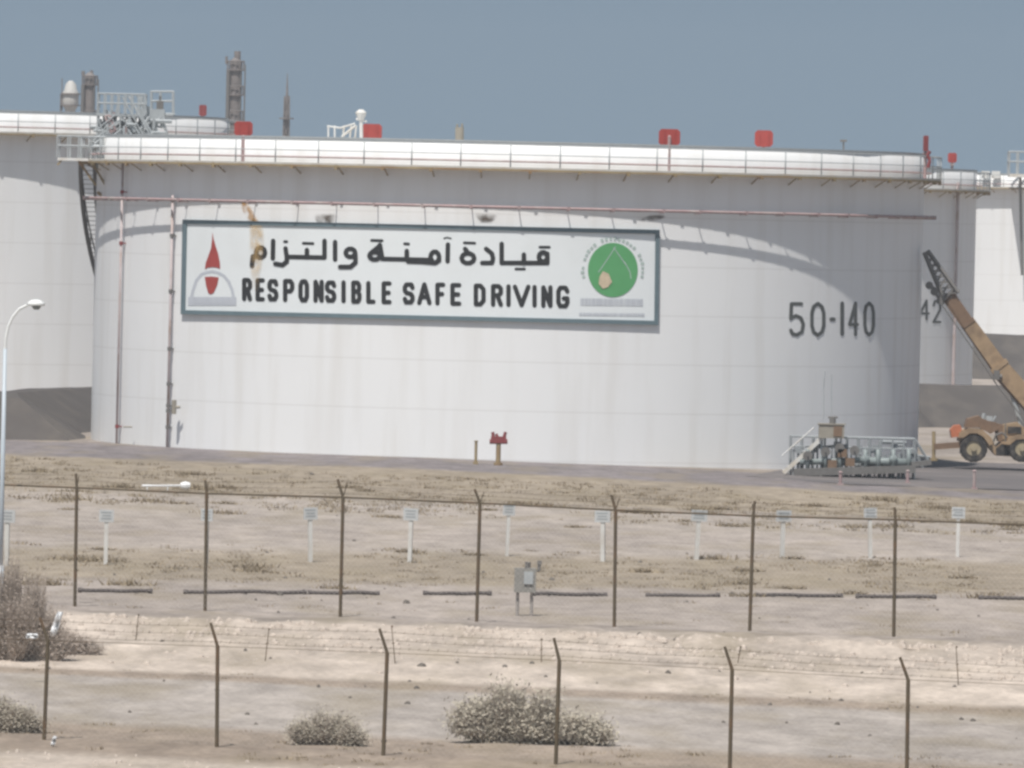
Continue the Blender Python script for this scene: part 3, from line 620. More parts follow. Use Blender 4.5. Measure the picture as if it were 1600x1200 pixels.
# rolling ladder and its top rest on the rim
mb = MB()
Yr = 449.0
for p0, p1 in (((222, 210), (222, 150)), ((240, 215), (240, 172)), ((228, 178), (272, 178)), ((236, 142), (236, 205)), ((250, 142), (252, 200)), ((270, 143), (270, 178)), ((236, 143), (271, 143)), ((236, 158), (271, 158)),
               ((200, 150), (222, 185)), ((213, 148), (238, 184)), ((222, 150), (205, 205)), ((186, 152), (176, 205)), ((250, 178), (262, 214)), ((240, 178), (222, 214)), ((228, 198), (250, 198))):
    a_ = onY(*p0, Yr); b_ = onY(*p1, Yr); mb.tube(a_, b_, .055, n=6); d_ = Vector((0, 1.1, 0)); mb.tube(a_ + d_, b_ + d_, .05, n=6)
mb.box(onY(250, 179, Yr + .5), (1.4, 1.2, .1)); mb.box(onY(238, 178, Yr), (1.3, .5, .5)); mb.build('rolling_ladder_head', M_steel, T1)
mb = MB(); q = onY(250, 168, Yr); mb.box(q, (.35, .4, .7)); mb.tube(q, q + Vector((0, 0, .6)), .06); mb.build('winch', M_darksteel, T1)
mb = MB()
for px, y0, y1, r_ in ((178, 175, 300, .07), (208, 205, 322, .09), (197, 195, 300, .1), (180, 285, 330, .12)):
    q = onY(px, y0, 446.5); e = onY(px, y1, 446.5); mb.tube((q.x, 446.2, q.z), (q.x, 446.2, e.z), r_)
mb.build('drop_pipe', M_redpipe, T1)
mb = MB()
for pts_ in (((182, 252), (172, 268), (170, 288), (180, 300), (188, 306)), ((206, 252), (214, 268), (216, 290), (208, 306), (200, 316)), ((196, 250), (188, 262), (192, 278), (202, 288)), ((160, 256), (170, 268), (186, 284)), ((152, 300), (160, 306), (176, 310))):
    mb.path([onY(x, y, 445.6) for x, y in pts_], .09, 6)
mb.build('foam_piping', M_rustedge, T1)
# spiral stairs leaving the platform and going down round the hidden side
th0 = math.radians(-88); n_ = 60; mb = MB(); hand = []; pi_ = []; po_ = []
for i in range(n_ + 1):
    t_ = i / n_; th = th0 - math.radians(38) * t_; z = ZG - 0.1 - (ZG - 0.3) * t_
    a_ = pol(C1, RT + .12, th, z); b_ = pol(C1, RT + .85, th, z); mb.bar(a_, b_, .26, .035); pi_.append(a_); po_.append(b_)
mb.path(po_, .12, 6); mb.path(pi_, .1, 6); st = mb.build('spiral_stairs', M_darksteel, T1)
mb = MB(); mb.path([p_ + Vector((0, 0, 1.0)) for p_ in po_], .04, 6)
for i in range(0, n_ + 1, 4): mb.tube(po_[i], po_[i] + Vector((0, 0, 1)), .035, n=6)
mb.build('handrail', M_darksteel, st)

mb = MB()
for x0, y0, x1, y1, r_ in ((156, 186, 156, 246, .1), (165, 246, 178, 190, .12), (184, 188, 184, 246, .13), (196, 246, 214, 190, .14), (206, 184, 232, 250, .13), (220, 184, 220, 246, .12), (230, 188, 230, 246, .12), (160, 214, 232, 214, .06), (150, 230, 216, 230, .06), (163, 200, 200, 196, .09)):
    mb.tube(onY(x0, y0, 447.4), onY(x1, y1, 447.4), r_, n=8)
for k_ in range(60):
    q = onY(random.uniform(152, 248), random.uniform(184, 236), random.uniform(446.3, 448.6)); a_ = random.choice((0, 0, math.pi / 2, math.pi / 2, .8, -.8)) ; l_ = random.uniform(.25, .8); d_ = Vector((math.cos(a_), 0, math.sin(a_))) * l_; mb.tube(q - d_, q + d_, random.uniform(.05, .12), n=6)
for k_ in range(9): q = onY(random.uniform(160, 246), random.uniform(186, 230), 447.5); mb.box(q, (random.uniform(.2, .5), .2, random.uniform(.2, .6)))
for k_ in range(80):
    q = onY(random.uniform(150, 236) , random.uniform(192, 247), random.uniform(444.9, 446.2)); a_ = random.choice((0, math.pi / 2, math.pi / 2, math.pi / 2, 1.0, -1.0, .7)); l_ = random.uniform(.2, .75); d_ = Vector((math.cos(a_), 0, math.sin(a_))) * l_; mb.tube(q - d_, q + d_, random.uniform(.035, .09), n=6)
mb.build('stair_framing', M_steel, up)
mb = MB()
for x0, y0, w_, h_ in ((176, 204, .3, .9), (196, 214, .3, .9), (152, 226, .25, .7), (207, 192, .4, .5)): mb.box(onY(x0, y0, 446.9), (w_, .3, h_))
mb.build('valve_actuator', M_darksteel, up)
# pipes and platform on the other tanks
def vpipe(c, R, px, y0, y1, parent, m, r=.09, off=.25, nm_='riser_pipe'):
    a = onCyl(px, y0, c, R + off); mb = MB(); zb = onCyl(px, y1, c, R + off).z; mb.tube(a, (a.x, a.y, zb), r, n=8); mb.build(nm_, m, parent)
vpipe(C3, 21.5, 1497, 285, 640, T3, M_riser, .11)
mb = MB(); yy = C4[1] - 20.6
a = onY(1577, 274, yy - 2); b = onY(1660, 276, yy - 2); mb.box(((a.x + b.x) / 2, yy - 1, a.z), (b.x - a.x, 3.4, .3)); pp = mb.build('access_platform', M_trim, T4)
mb = MB(); railbox(mb, 1577, 1660, 272, yy - 2, yy + .6, h=2.1, n=6, r=.08); mb.build('platform_railing', M_steel, pp)
mb = MB(); mb.tube(onY(1594, 276, yy + .2), onY(1597, 430, yy + .2), .13); mb.build('platform_leg', M_darksteel, pp)
mb = MB()
for px in (1540, 1556): q = onCyl(px, 273, C4, 21.9); mb.box(q, (.8, .5, .7)); 
mb.build('hatch_box', M_trim, T4)

# ------------------------------------------------------------ process towers far behind
def col_tower(px0, px1, ytop, Y, label, name, m, plats=5, cap=None, grp=None):
    xa = onY(px0, 300, Y).x; xb = onY(px1, 300, Y).x; zt = onY((px0 + px1) / 2, ytop, Y).z; cx_ = (xa + xb) / 2; r = (xb - xa) / 2 * .72
    e = empty(name, (cx_, Y, 0), label, 'tower', grp); mb = MB()
    mb.tube((cx_, Y, 0), (cx_, Y, zt - r * .6), r, n=20); mb.tube((cx_, Y, zt - r * .6), (cx_, Y, zt), r, r * .35, n=20); mb.build('column', m, e)
    mb = MB()
    for k in range(plats):
        z = zt - 1.5 - k * (zt - 1.5) / plats * .62; mb.tube((cx_, Y, z), (cx_, Y, z + .15), r * 1.38, n=16)
        for j in range(12):
            t_ = j * math.pi / 6; mb.tube((cx_ + r * 1.34 * math.cos(t_), Y + r * 1.34 * math.sin(t_), z), (cx_ + r * 1.34 * math.cos(t_), Y + r * 1.34 * math.sin(t_), z + 1.1), .06, n=4)
        ring_tube(mb, (cx_, Y), r * 1.34, z + 1.1, .06, n=16, k=4)
    mb.build('ring_platform', M_tower, e)
    mb = MB()
    for s_ in (-1, 1): mb.tube((cx_ + r * 1.15 + s_ * .25, Y - .6, 0), (cx_ + r * 1.15 + s_ * .25, Y - .6, zt - .8), .09)
    mb.tube((cx_ - r * 1.1, Y - .8, 0), (cx_ - r * 1.1, Y - .8, zt - 1.5), .22); mb.build('side_ladder', M_darksteel, e)
    if cap: 
        mb = MB()
        for (x0, y0, x1, y1, rr) in cap: mb.tube(onY(x0, y0, Y), onY(x1, y1, Y), rr, n=10)
        mb.build('vent_stack', M_tower, e)
    return e
col_tower(350, 378, 90, 1000, 'tall grey process column with ring platforms, highest structure on the skyline', 'process_column', M_tower, 6, [(371, 100, 371, 80, .38), (354, 100, 354, 88, .15), (356, 165, 375, 185, .25)])
col_tower(124, 149, 113, 1000, 'blocky dark grey process column beside a white drum vessel', 'process_column', M_tower, 4, [(130, 118, 130, 111, .2), (143, 118, 143, 110, .2)])
e = empty('drum_vessel', (onY(107, 300, 1000).x, 996, 0), 'pale vertical drum with rounded top standing beside the dark column', 'vessel'); x_ = onY(107, 300, 996).x
mb = MB(); z0_ = onY(107, 172, 996).z; z1_ = onY(107, 126, 996).z; prof = [(0.6, z0_ - 12), (0.6, z0_), (.95, z0_ + .6), (.95, z1_ - 1.4), (.75, z1_ - 1.1), (.6, z1_ - .4), (.25, z1_)]
mb.lathe(prof, (x_, 996), 20); mb.build('drum', M_towerlight, e, True)
mb = MB(); mb.tube((x_, 996, z1_ - 1.6), (x_, 996, z1_ - 1.45), 1.15, n=16); mb.tube((x_, 996, z0_ + .5), (x_, 996, z0_ + .62), 1.2, n=16); mb.tube((x_ - 1.1, 996, 0), (x_ - 1.1, 996, z1_ - 1.5), .1)
mb.tube(onY(97, 122, 996), onY(97, 172, 996), .06); mb.build('drum_platform', M_tower, e)
# slender lattice flare mast
e = empty('lattice_mast', (onY(444, 300, 1150).x, 1150, 0), 'slender grey lattice mast tapering to a needle tip', 'mast'); mb = MB(); x_ = onY(445, 300, 1150).x; zt = onY(443, 150, 1150).z
corn = lambda z: .62 - .28 * max(0, (z - 6) / (zt - 6))
zz = [0 + i * zt / 14 for i in range(15)]
for sx, sy in ((-1, -1), (1, -1), (1, 1), (-1, 1)):
    mb.path([Vector((x_ + sx * corn(z), 1150 + sy * corn(z), z)) for z in zz], .09, 4)
for i in range(14):
    for (ax, ay), (bx_, by_) in (((-1, -1), (1, -1)), ((1, -1), (1, 1)), ((1, 1), (-1, 1)), ((-1, 1), (-1, -1))):
        mb.tube((x_ + ax * corn(zz[i]), 1150 + ay * corn(zz[i]), zz[i]), (x_ + bx_ * corn(zz[i + 1]), 1150 + by_ * corn(zz[i + 1]), zz[i + 1]), .06, n=4)
        mb.tube((x_ + bx_ * corn(zz[i]), 1150 + by_ * corn(zz[i]), zz[i]), (x_ + ax * corn(zz[i + 1]), 1150 + ay * corn(zz[i + 1]), zz[i + 1]), .06, n=4)
mb.build('lattice', M_tower, e); mb = MB(); mb.tube((x_, 1150, 2), (x_, 1150, zt), .32); mb.tube((x_, 1150, zt), (x_, 1150, onY(443, 114, 1150).z), .18, .04); mb.tube((x_, 1150, onY(443, 186, 1150).z), (x_, 1150, onY(443, 184, 1150).z), 1.0, n=12); mb.build('flare_pipe', M_tower, e)

# ------------------------------------------------------------ fences
def chain_mesh(mb, A, B, za, zb, h, pitch, rr):
    A = Vector(A); B = Vector(B); d = Vector((B.x - A.x, B.y - A.y, 0)); L_ = d.length; d.normalize(); nrm = Vector((-d.y, d.x, 0))
    def pt(s_, t_): f = s_ / L_; return Vector((A.x + d.x * s_, A.y + d.y * s_, za + (zb - za) * f + t_))
    s_ = -h
    while s_ < L_:
        for sg in (1, -1):
            a_, b_ = (s_, s_ + h)
            t0, t1 = (0, h) if sg == 1 else (h, 0)
            if a_ < 0: t0 = t0 + (t1 - t0) * (-a_ / h); a_ = 0
            if b_ > L_: f = (L_ - (s_)) / h; t1 = (0 if sg == 1 else h) + (h if sg == 1 else -h) * f; b_ = L_
            if b_ - a_ > .02:
                p_, q_ = pt(a_, t0), pt(b_, t1); dd = (q_ - p_).normalized(); w_ = dd.cross(nrm) * rr
                vs_ = [p_ + w_, p_ - w_ * .5 + nrm * rr * .87, p_ - w_ * .5 - nrm * rr * .87, q_ + w_, q_ - w_ * .5 + nrm * rr * .87, q_ - w_ * .5 - nrm * rr * .87]
                mb.add(vs_, [(0, 1, 4, 3), (1, 2, 5, 4), (2, 0, 3, 5)])
        s_ += pitch
FP1 = [(75, 1166, 1001, 62, 966), (340, 1190, 1010, 331, 975), (605, 1193, 1020, 594, 984), (874, 1212, 1032, 864, 996), (1144, 1222, 1046, 1131, 1010), (1419, 1232, 1062, 1404, 1027)]
pitch_line = lambda Yf: None
def fence(posts, Y0, k, label, gzf, arm=True, post_r=.045, yarm=False, mesh_pitch=.15, wires=3, rail=False, ext=4, wire_r=.0012):
    P_ = []
    for (px, yb, yt, pxa, yta) in posts:
        d = ray(px, yt); t_ = (Y0) / (d.y - k * d.x * 1.0) if True else 0
        top = EYE + d * t_
        P_.append((px, top, pxa, yta))
    c0 = P_[len(P_) // 2][1]; root = empty('security_fence', (c0.x, c0.y, 0), label, 'fence', None)
    dx = (P_[-1][1] - P_[0][1]) / (len(P_) - 1)
    tops = [p_[1] for p_ in P_]
    arms = []
    for i, (px, top, pxa, yta) in enumerate(P_):
        d = ray(pxa, yta); at_ = EYE + d * ((top.y) / d.y); arms.append(at_ - top)
    am = Vector((0, 0, 0))
    for a_ in arms: am += a_ / len(arms)
    full_t = [tops[0] - dx * (j + 1) for j in range(ext)][::-1] + tops + [tops[-1] + dx * (j + 1) for j in range(ext)]
    full_a = [am] * ext + arms + [am] * ext
    ends = []
    for top, a_ in zip(full_t, full_a):
        g_ = ground_z(top.x, top.y); mb = MB(); mb.tube((top.x + random.uniform(-.05, .05), top.y + random.uniform(-.1, .1), g_ - .3), top, post_r, n=8)
        j = Vector((random.uniform(-.03, .03), random.uniform(-.02, .02), random.uniform(-.02, .03)))
        mb.tube(top, top + a_ + j, post_r * .85, post_r * .7, n=8); ends.append(top + a_ + j)
        if yarm: mb.tube(top, top + Vector((-a_.x, a_.y, a_.z)) * .8, post_r * .3, n=6)
        mb.build('post', M_post, root)
    mb = MB()
    for i in range(len(full_t) - 1):
        a, b = full_t[i], full_t[i + 1]; ga, gb = ground_z(a.x, a.y) + .05, ground_z(b.x, b.y) + .05
        chain_mesh(mb, a, b, ga, gb, min(a.z - ga, b.z - gb) - .03, mesh_pitch, wire_r)
    mb.build('chain_link_mesh', M_wire, root)['kind'] = 'stuff'
    mb = MB()
    for i in range(len(full_t) - 1):
        for q in range(wires):
            f = (q + .6) / wires; a = full_t[i].lerp(ends[i], f); b = full_t[i + 1].lerp(ends[i + 1], f); m_ = (a + b) / 2 - Vector((0, 0, .03)); mb.tube(a, m_, .0045, n=3); mb.tube(m_, b, .0045, n=3)
            for s_ in range(18):
                c_ = a.lerp(b, (s_ + .5) / 18); mb.tube(c_ + Vector((-.02, 0, -.03)), c_ + Vector((.02, 0, .03)), .005, n=3, caps=False)
    mb.build('barbed_wire', M_post, root)
    mb = MB()
    for i in range(len(full_t) - 1):
        if rail: mb.tube(full_t[i], full_t[i + 1], .038 if rail is True else rail, n=6)
        else: mb.tube(full_t[i], full_t[i + 1], .008, n=4)
    mb.build('top_rail', M_post, root)
    return root
FE1 = fence(FP1, 194.0, -0.40, 'nearer fence of rusty posts with single arms bent over, before the gravel track', None, wires=3)
FP2 = [(120, 945, 762, 117, 740), (323, 950, 771, 321, 750), (536, 963, 777, 529, 748), (750, 972, 786, 743, 764), (962, 983, 797, 956, 774), (1177, 995, 806, 1180, 783), (1399, 1002, 812, 1398, 792)]
FE2 = fence(FP2, 257.0, -0.42, 'farther fence of brown posts with a dark top rail behind the pale sand bank', None, yarm=True, post_r=.052, rail=.03, mesh_pitch=.17, wire_r=.002)

# ------------------------------------------------------------ marker signs in a row
mk = [(165, 881, 795), (322, 880, 793), (485, 877, 795), (640, 878, 793), (792, 868, 795), (942, 878, 795), (1088, 875, 791), (1222, 873, 790), (1360, 872, 792), (1496, 870, 793), (1640, 868, 792), (10, 884, 795)]
txt = ['first marker post standing right by the second fence post from the lamp'] 
names = ['white marker post with a dark plate, {}']
desc = ['standing between the first and second posts of the farther fence', 'hidden behind the second post of the farther fence', 'just before the third post of the farther fence', 'with a wide pale plate between the third and fourth fence posts',
        'just past the fourth farther fence post above the grey box', 'touching the fifth post of the farther fence', 'midway between the fifth and sixth posts of the farther fence', 'shortly past the sixth post of the farther fence',
        'shortly before the seventh post of the farther fence', 'past the seventh post, beneath the crane', 'outermost beyond the seventh post', 'standing behind the street lamp']
desc = [d.replace('outermost beyond the seventh post', 'last in the row past the seventh post') for d in desc]
first = None
for i, (px, yb, yt) in enumerate(mk):
    g_ = gpix(px, yb)
    if first is None:
        first = empty('marker_sign', g_, 'white marker post ' + desc[i], 'marker sign', 'white marker posts along the buried pipeline')
        h = (yb - yt) * g_.y / F; mb = MB(); mb.box(g_ + Vector((0, 0, (h - .45) / 2 - .1)), (.13, .10, h - .25)); mb.build('post', M_signpost, first)
        mb = MB(); mb.box(g_ + Vector((0, -.06, h - .24)), (.50, .03, .42)); s_ = mb.build('plate', M_signplate, first)
        mb = MB(); random.seed(3)
        for r_, wd in ((.33, .36), (.22, .30), (.12, .34)):
            mb.box(g_ + Vector((random.uniform(-.02, .02), -.078, h - .45 + r_)), (wd, .006, .045))
        mb.build('plate_marking', M_signtext, s_)
    else:
        c = copy_tree(first, g_, 'white marker post ' + desc[i]); c.rotation_euler = (random.uniform(-.05, .05), random.uniform(-.045, .045), random.uniform(-.35, .35)); c.scale = (random.uniform(.85, 1.2), 1, random.uniform(.94, 1.03))

# ------------------------------------------------------------ low dark pipe lengths lying along the sand
segs = [(125, 235, 925, 'nearest the big brown bush'), (290, 476, 927, 'crossing behind the second fence post'), (484, 590, 928, 'crossing behind the third fence post'), (664, 765, 929, 'crossing behind the fourth fence post'), (835, 946, 930, 'starting beside the grey two legged box'),
        (1012, 1122, 932, 'lying alone between the fifth and sixth posts'), (1182, 1314, 932, 'starting just past the sixth fence post'), (1340, 1460, 934, 'crossing behind the seventh fence post'), (1532, 1650, 936, 'lying well past the seventh fence post')]
for (x0, x1, y, d_) in segs:
    a = gpix(x0, y + 1); b = gpix(x1, y + 2); c_ = (a + b) / 2; mb = MB(); up_ = Vector((0, 0, .07)); k = 5; pp_ = [a.lerp(b, i / k) + up_ + Vector((0, 0, random.uniform(-.02, .02))) for i in range(k + 1)]
    mb.path(pp_, .06, 8)
    for q in (pp_[0], pp_[-1]): mb.tube(q - Vector((.07, 0, 0)), q + Vector((.07, 0, 0)), .08, n=8)
    for f in (.2, .5, .8): mb.box(a.lerp(b, f) + Vector((0, 0, -.02)), (.12, .2, .08))
    tag(mb.build('pipe_length', M_pipeland, None, root=c_), 'low dark pipe length on the sand ' + d_, 'pipe', 'dark pipe lengths lying along the sand')

# grey two legged control box
Yb = gpix(820, 962).y; g0 = gpix(820, 962); e = empty('meter_box', g0, 'grey instrument box on two thin legs behind the farther fence', 'control box')
mb = MB(); a = onY(803, 925, Yb); b = onY(838, 888, Yb); mb.box(((a.x + b.x) / 2, Yb, (a.z + b.z) / 2), (b.x - a.x, .35, b.z - a.z)); ob = mb.build('cabinet', mat('cabinet_grey', (.24, .23, .21), .7, var=.2, scale=4), e)
mb = MB(); c_ = onY(826, 903, Yb - .2); mb.box(c_, (.28, .04, .38)); mb.build('gauge_glass', M_steel, ob)
mb = MB()
for px in (809, 831): t_ = onY(px, 925, Yb); mb = MB(); mb.tube(t_, (t_.x, Yb, g0.z - .2), .05); mb.build('leg', M_concrete, e)
mb = MB(); mb.tube(onY(824, 890, Yb), onY(825, 878, Yb), .09, n=8); mb.tube(onY(842, 892, Yb), onY(843, 878, Yb), .05); mb.box(onY(843, 879, Yb), (.14, .12, .12)); mb.tube(onY(836, 892, Yb), onY(843, 892, Yb), .03); mb.build('valve_stem', M_darksteel, e)

# ------------------------------------------------------------ street lamp
Yl = 262.0; base = onY(-1, 985, Yl); gz = ground_z(base.x, base.y)
e = empty('street_lamp', (onY(1, 900, Yl).x, Yl, gz), 'tall pale street lamp with curved arm and white head before the tank', 'street lamp')
mb = MB(); top = onY(8, 545, Yl); mb.tube((top.x, Yl, gz - .2), top, .085, .06, n=12); mb.tube((top.x, Yl, gz - .1), (top.x, Yl, gz + 1.2), .12, n=12); mb.build('pole', M_lamp, e, True)
mb = MB(); cur = [(8, 545), (9, 528), (13, 510), (20, 495), (30, 483), (42, 477)]; mb.path([onY(x, y, Yl) for x, y in cur], .045, 8); mb.build('arm', M_lampw, e)
mb = MB(); c_ = onY(56, 475, Yl); prof = [(.0, .14), (.13, .12), (.24, .05), (.27, -.03), (.22, -.06)]
vs_ = []; fs_ = []; nn = 16
for r_, z in prof:
    for i in range(nn): t_ = 2 * math.pi * i / nn; vs_.append(c_ + Vector((r_ * math.cos(t_) * 1.05, r_ * .65 * math.sin(t_), z)))
for k_ in range(len(prof) - 1):
    for i in range(nn): fs_.append((k_ * nn + i, k_ * nn + (i + 1) % nn, (k_ + 1) * nn + (i + 1) % nn, (k_ + 1) * nn + i))
mb.add(vs_, fs_); lh = mb.build('lamp_head', M_lampw, e, True)
mb = MB(); mb.tube(c_ + Vector((.02, 0, -.05)), c_ + Vector((.02, 0, -.17)), .17, .08, n=12); mb.build('lens', M_lampg, lh)

# ------------------------------------------------------------ hydrant, small posts and pipework by the tank
Yh = 421.0
def zg_at(x, y): return ground_z(x, y)
a = onY(780, 722, Yh); g_ = zg_at(a.x, Yh); e = empty('fire_monitor', (a.x, Yh, g_), 'rusty red fire monitor on a stem standing before the white tank wall', 'fire monitor')
mb = MB(); t_ = onY(779, 693, Yh); mb.tube((t_.x, Yh, g_ - .3), t_, .12, n=10); mb.tube((t_.x, Yh, g_), (t_.x, Yh, g_ + .12), .22, n=10); mb.build('stem', M_rustedge, e)
mb = MB(); mb.box(onY(779, 687, Yh), (.75, .3, .32)); mb.tube(onY(765, 690, Yh), onY(793, 690, Yh), .12); mb.tube(onY(771, 685, Yh), onY(770, 675, Yh), .08); mb.tube(onY(787, 685, Yh), onY(790, 675, Yh), .08); mb.tube(onY(779, 685, Yh), onY(775, 678, Yh), .07); mb.build('nozzle_head', M_darkred, e)
a = onY(744, 719, Yh); g_ = zg_at(a.x, Yh); mb = MB(); t_ = onY(744, 690, Yh); mb.tube((t_.x, Yh, g_ - .2), t_, .07, n=8); mb.tube(t_, t_ + Vector((0, 0, .05)), .1, n=8); mb.box((t_.x, Yh, g_ + .06), (.25, .25, .12))
tag(mb.build('marker_post', M_rustedge, None, root=(a.x, Yh, g_)), 'thin plain brown post beside the red fire monitor', 'post')
# red bollards on the asphalt
for (px, yt, yb, d_) in ((1313, 738, 757, 'nearest the railed pipework'), (1418, 736, 755, 'midway between pipework and crane'), (1522, 736, 764, 'below the front wheel of the crane')):
    g_ = gpix(px, yb); q = onY(px, yt, g_.y); mb = MB(); mb.tube(g_ - Vector((0, 0, .2)), (g_.x, g_.y, q.z), .075, n=10); mb.tube((g_.x, g_.y, q.z), (g_.x, g_.y, q.z + .06), .11, .05, n=10); mb.box(g_, (.3, .3, .1))
    tag(mb.build('bollard', M_redpipe, None, root=g_), 'small dull red bollard at the asphalt edge ' + d_, 'bollard', 'red bollards along the asphalt edge')

# railed manifold with cabinet
Ym = 424.5; g0 = onY(1335, 735, Ym); gz = ground_z(g0.x, Ym); e = empty('pipe_manifold', (g0.x, Ym, gz), 'grey pipe manifold with stairs and railings at the foot of the tank', 'pipe manifold')
mb = MB(); xa = onY(1236, 700, Ym).x; xb = onY(1430, 700, Ym).x; zr = onY(1330, 684, Ym).z
for yy in (Ym, Ym + 1.6):
    for i in range(12):
        x = xa + (xb - xa) * i / 11; mb.tube((x, yy, gz), (x, yy, zr), .045, n=6)
    mb.tube((xa, yy, zr), (xb, yy, zr), .045, n=6); mb.tube((xa, yy, zr - .5), (xb, yy, zr - .5), .035, n=6)
    d1 = onY(1452, 722, Ym); mb.tube((xb, yy, zr), (d1.x, yy, d1.z), .05, n=6); mb.tube((xb, yy, zr - .5), (d1.x - .3, yy, d1.z - .3), .04)
mb.build('railing', M_galv, e)
mb = MB(); zd = gz + .62; mb.box(((xa + xb) / 2, Ym + .8, zd), (xb - xa, 1.6, .08)); mb.build('deck', M_galv, e)
mb = MB()
for yy in (Ym - .3, Ym + .9): mb.bar(onY(1224, 739, yy), onY(1285, 684, yy), .06, .2); mb.tube(onY(1222, 712, yy), onY(1272, 668, yy), .035)
for i in range(8): t_ = (i + .5) / 8; a_ = onY(1224, 739, Ym - .3).lerp(onY(1285, 684, Ym - .3), t_); mb.box(a_ + Vector((0, .6, 0)), (.25, 1.2, .04))
mb.build('stairs', M_trim, e)
mb = MB(); mb.tube(onY(1345, 720, Ym - .3), onY(1425, 723, Ym - .3), .2, n=14); mb.tube(onY(1250, 722, Ym - .3), onY(1345, 719, Ym - .3), .14, n=12)
for px in (1262, 1290, 1312, 1352, 1372, 1396, 1420): mb.tube(onY(px, 735, Ym - .5), onY(px, 702, Ym - .5), .11, n=10)
for px in (1352, 1396): mb.tube(onY(px, 718, Ym - .6), onY(px, 718, Ym + 3), .22, n=12)
mb.build('pipework', mat('pipe_grey_green', (.22, .25, .245), .5, var=.2, scale=2), e, True)
mb = MB()
for px, py in ((1312, 700), (1335, 704), (1262, 712), (1290, 706)): mb = MB(); q = onY(px, py, Ym - .6); mb.tube(q - Vector((0, .05, 0)), q + Vector((0, .05, 0)), .24, n=12); mb.tube(q, q - Vector((0, .3, 0)), .04); mb.build('valve_wheel', M_darksteel, e)
mb = MB()
for px, py in ((1316, 708), (1328, 722), (1300, 725)): mb = MB(); mb.box(onY(px, py, Ym - .4), (.45, .5, .4)); mb.build('actuator', M_cranebrown, e)
mb = MB()
for k_ in range(26):
    x0 = 1240 + k_ * 7.5; q = onY(x0, random.uniform(690, 712), Ym + random.uniform(-.2, 1.3)); mb.tube(q, (q.x, q.y, gz), random.uniform(.03, .09), n=6)
    if k_ % 3 == 0: mb.tube(q, q + Vector((random.uniform(.4, 1.3), 0, random.uniform(-.2, .2))), random.uniform(.04, .1), n=8)
    if k_ % 4 == 1: mb.box(q, (.3, .3, .25))
mb.build('branch_pipework', M_galv, e)
mb = MB(); mb.bar(onY(1424, 726, Ym - .7), onY(1455, 722, Ym - .7), .4, .25); mb.bar(onY(1240, 738, Ym - .7), onY(1430, 733, Ym - .7), .5, .35); mb.build('sleeper', M_darksteel, e)
Yc = Ym - .2; a = onY(1279, 684, Yc); b = onY(1319, 664, Yc); e2 = empty('instrument_cabinet', ((a.x + b.x) / 2, Yc, gz), 'beige instrument cabinet with a thin whip mast over the pipework', 'cabinet')
mb = MB(); mb.box(((a.x + b.x) / 2, Yc, (a.z + b.z) / 2), (b.x - a.x, .7, b.z - a.z)); mb.box(((a.x + b.x) / 2, Yc, b.z + .03), (b.x - a.x + .12, .8, .06)); cb = mb.build('housing', M_box, e2)
mb = MB()
for px in (1284, 1314): q = onY(px, 684, Yc); mb = MB(); mb.tube(q, (q.x, Yc, gz), .05); mb.build('leg', M_steel, e2)
mb = MB(); c_ = onY(1309, 674, Yc - .37); mb.box(c_, (.42, .03, .5)); mb.build('door', M_cranebrown, cb)
mb = MB(); mb.tube(onY(1301, 664, Yc), onY(1301, 652, Yc), .16, n=10); mb.tube(onY(1294, 652, Yc), onY(1309, 652, Yc), .05); mb.build('transmitter', M_darksteel, cb)
mb = MB(); mb.tube(onY(1299, 655, Yc), onY(1299, 585, Yc), .022); mb.tube(onY(1287, 604, Yc + .4), onY(1289, 580, Yc + .4), .03); mb.tube(onY(1287, 604, Yc + .4), onY(1287, 655, Yc + .4), .02); mb.build('whip_mast', M_steel, cb)

# white standpipe lying behind the fence with a blob end
g_ = gpix(262, 766); q = onY(262, 758, g_.y); mb = MB(); a = onY(222, 759, g_.y); b = onY(284, 759, g_.y); mb.tube(a, b, .05, n=8); c_ = onY(290, 759, g_.y); mb.tube(c_ - Vector((.22, 0, 0)), c_, .12, .2, n=12); mb.tube(c_, c_ + Vector((.2, 0, 0)), .2, .13, n=12)
for px in (230, 262): t_ = onY(px, 760, g_.y); mb.tube(t_, (t_.x, t_.y, ground_z(t_.x, t_.y)), .03)
tag(mb.build('white_pipe', M_plastic, None, root=g_), 'thin white pipe ending in a round white cap among the scrub', 'pipe')

# ------------------------------------------------------------ mobile crane
YK = 446.0; gq = onZ(1600, 722, 0, KX); gz = ground_z(onY(1600, 700, YK).x, YK)
e = empty('mobile_crane', (onY(1640, 700, YK).x, YK, gz), 'tan rough terrain mobile crane with its long boom raised over the dark bank', 'crane')
gy = 721.0
def K(px, py, dy=0.0): return onY(px, py, YK + dy)
def prism(mb, pts, y0, y1): mb.poly_prism([K(x, y, y0) for x, y in pts], (0, y1 - y0, 0))
mb = MB(); prism(mb, [(1499, 676), (1512, 670), (1535, 671), (1549, 684), (1556, 699), (1566, 690), (1575, 686), (1720, 686), (1745, 700), (1745, 711), (1700, 712), (1576, 713), (1556, 712), (1548, 703), (1538, 694), (1510, 692), (1498, 690)], -1.05, 1.05)
body = mb.build('chassis', M_crane, e)
mb = MB(); prism(mb, [(1497, 684), (1504, 674), (1515, 669), (1530, 670), (1543, 680), (1551, 694), (1546, 696), (1537, 683), (1527, 677), (1515, 677), (1506, 684)], -1.35, -.8); prism(mb, [(1568, 694), (1578, 684), (1592, 679), (1606, 681), (1618, 690), (1625, 702), (1619, 702), (1610, 690), (1600, 686), (1588, 687), (1578, 695)], -1.35, -.8); mb.build('fender', M_crane, body)
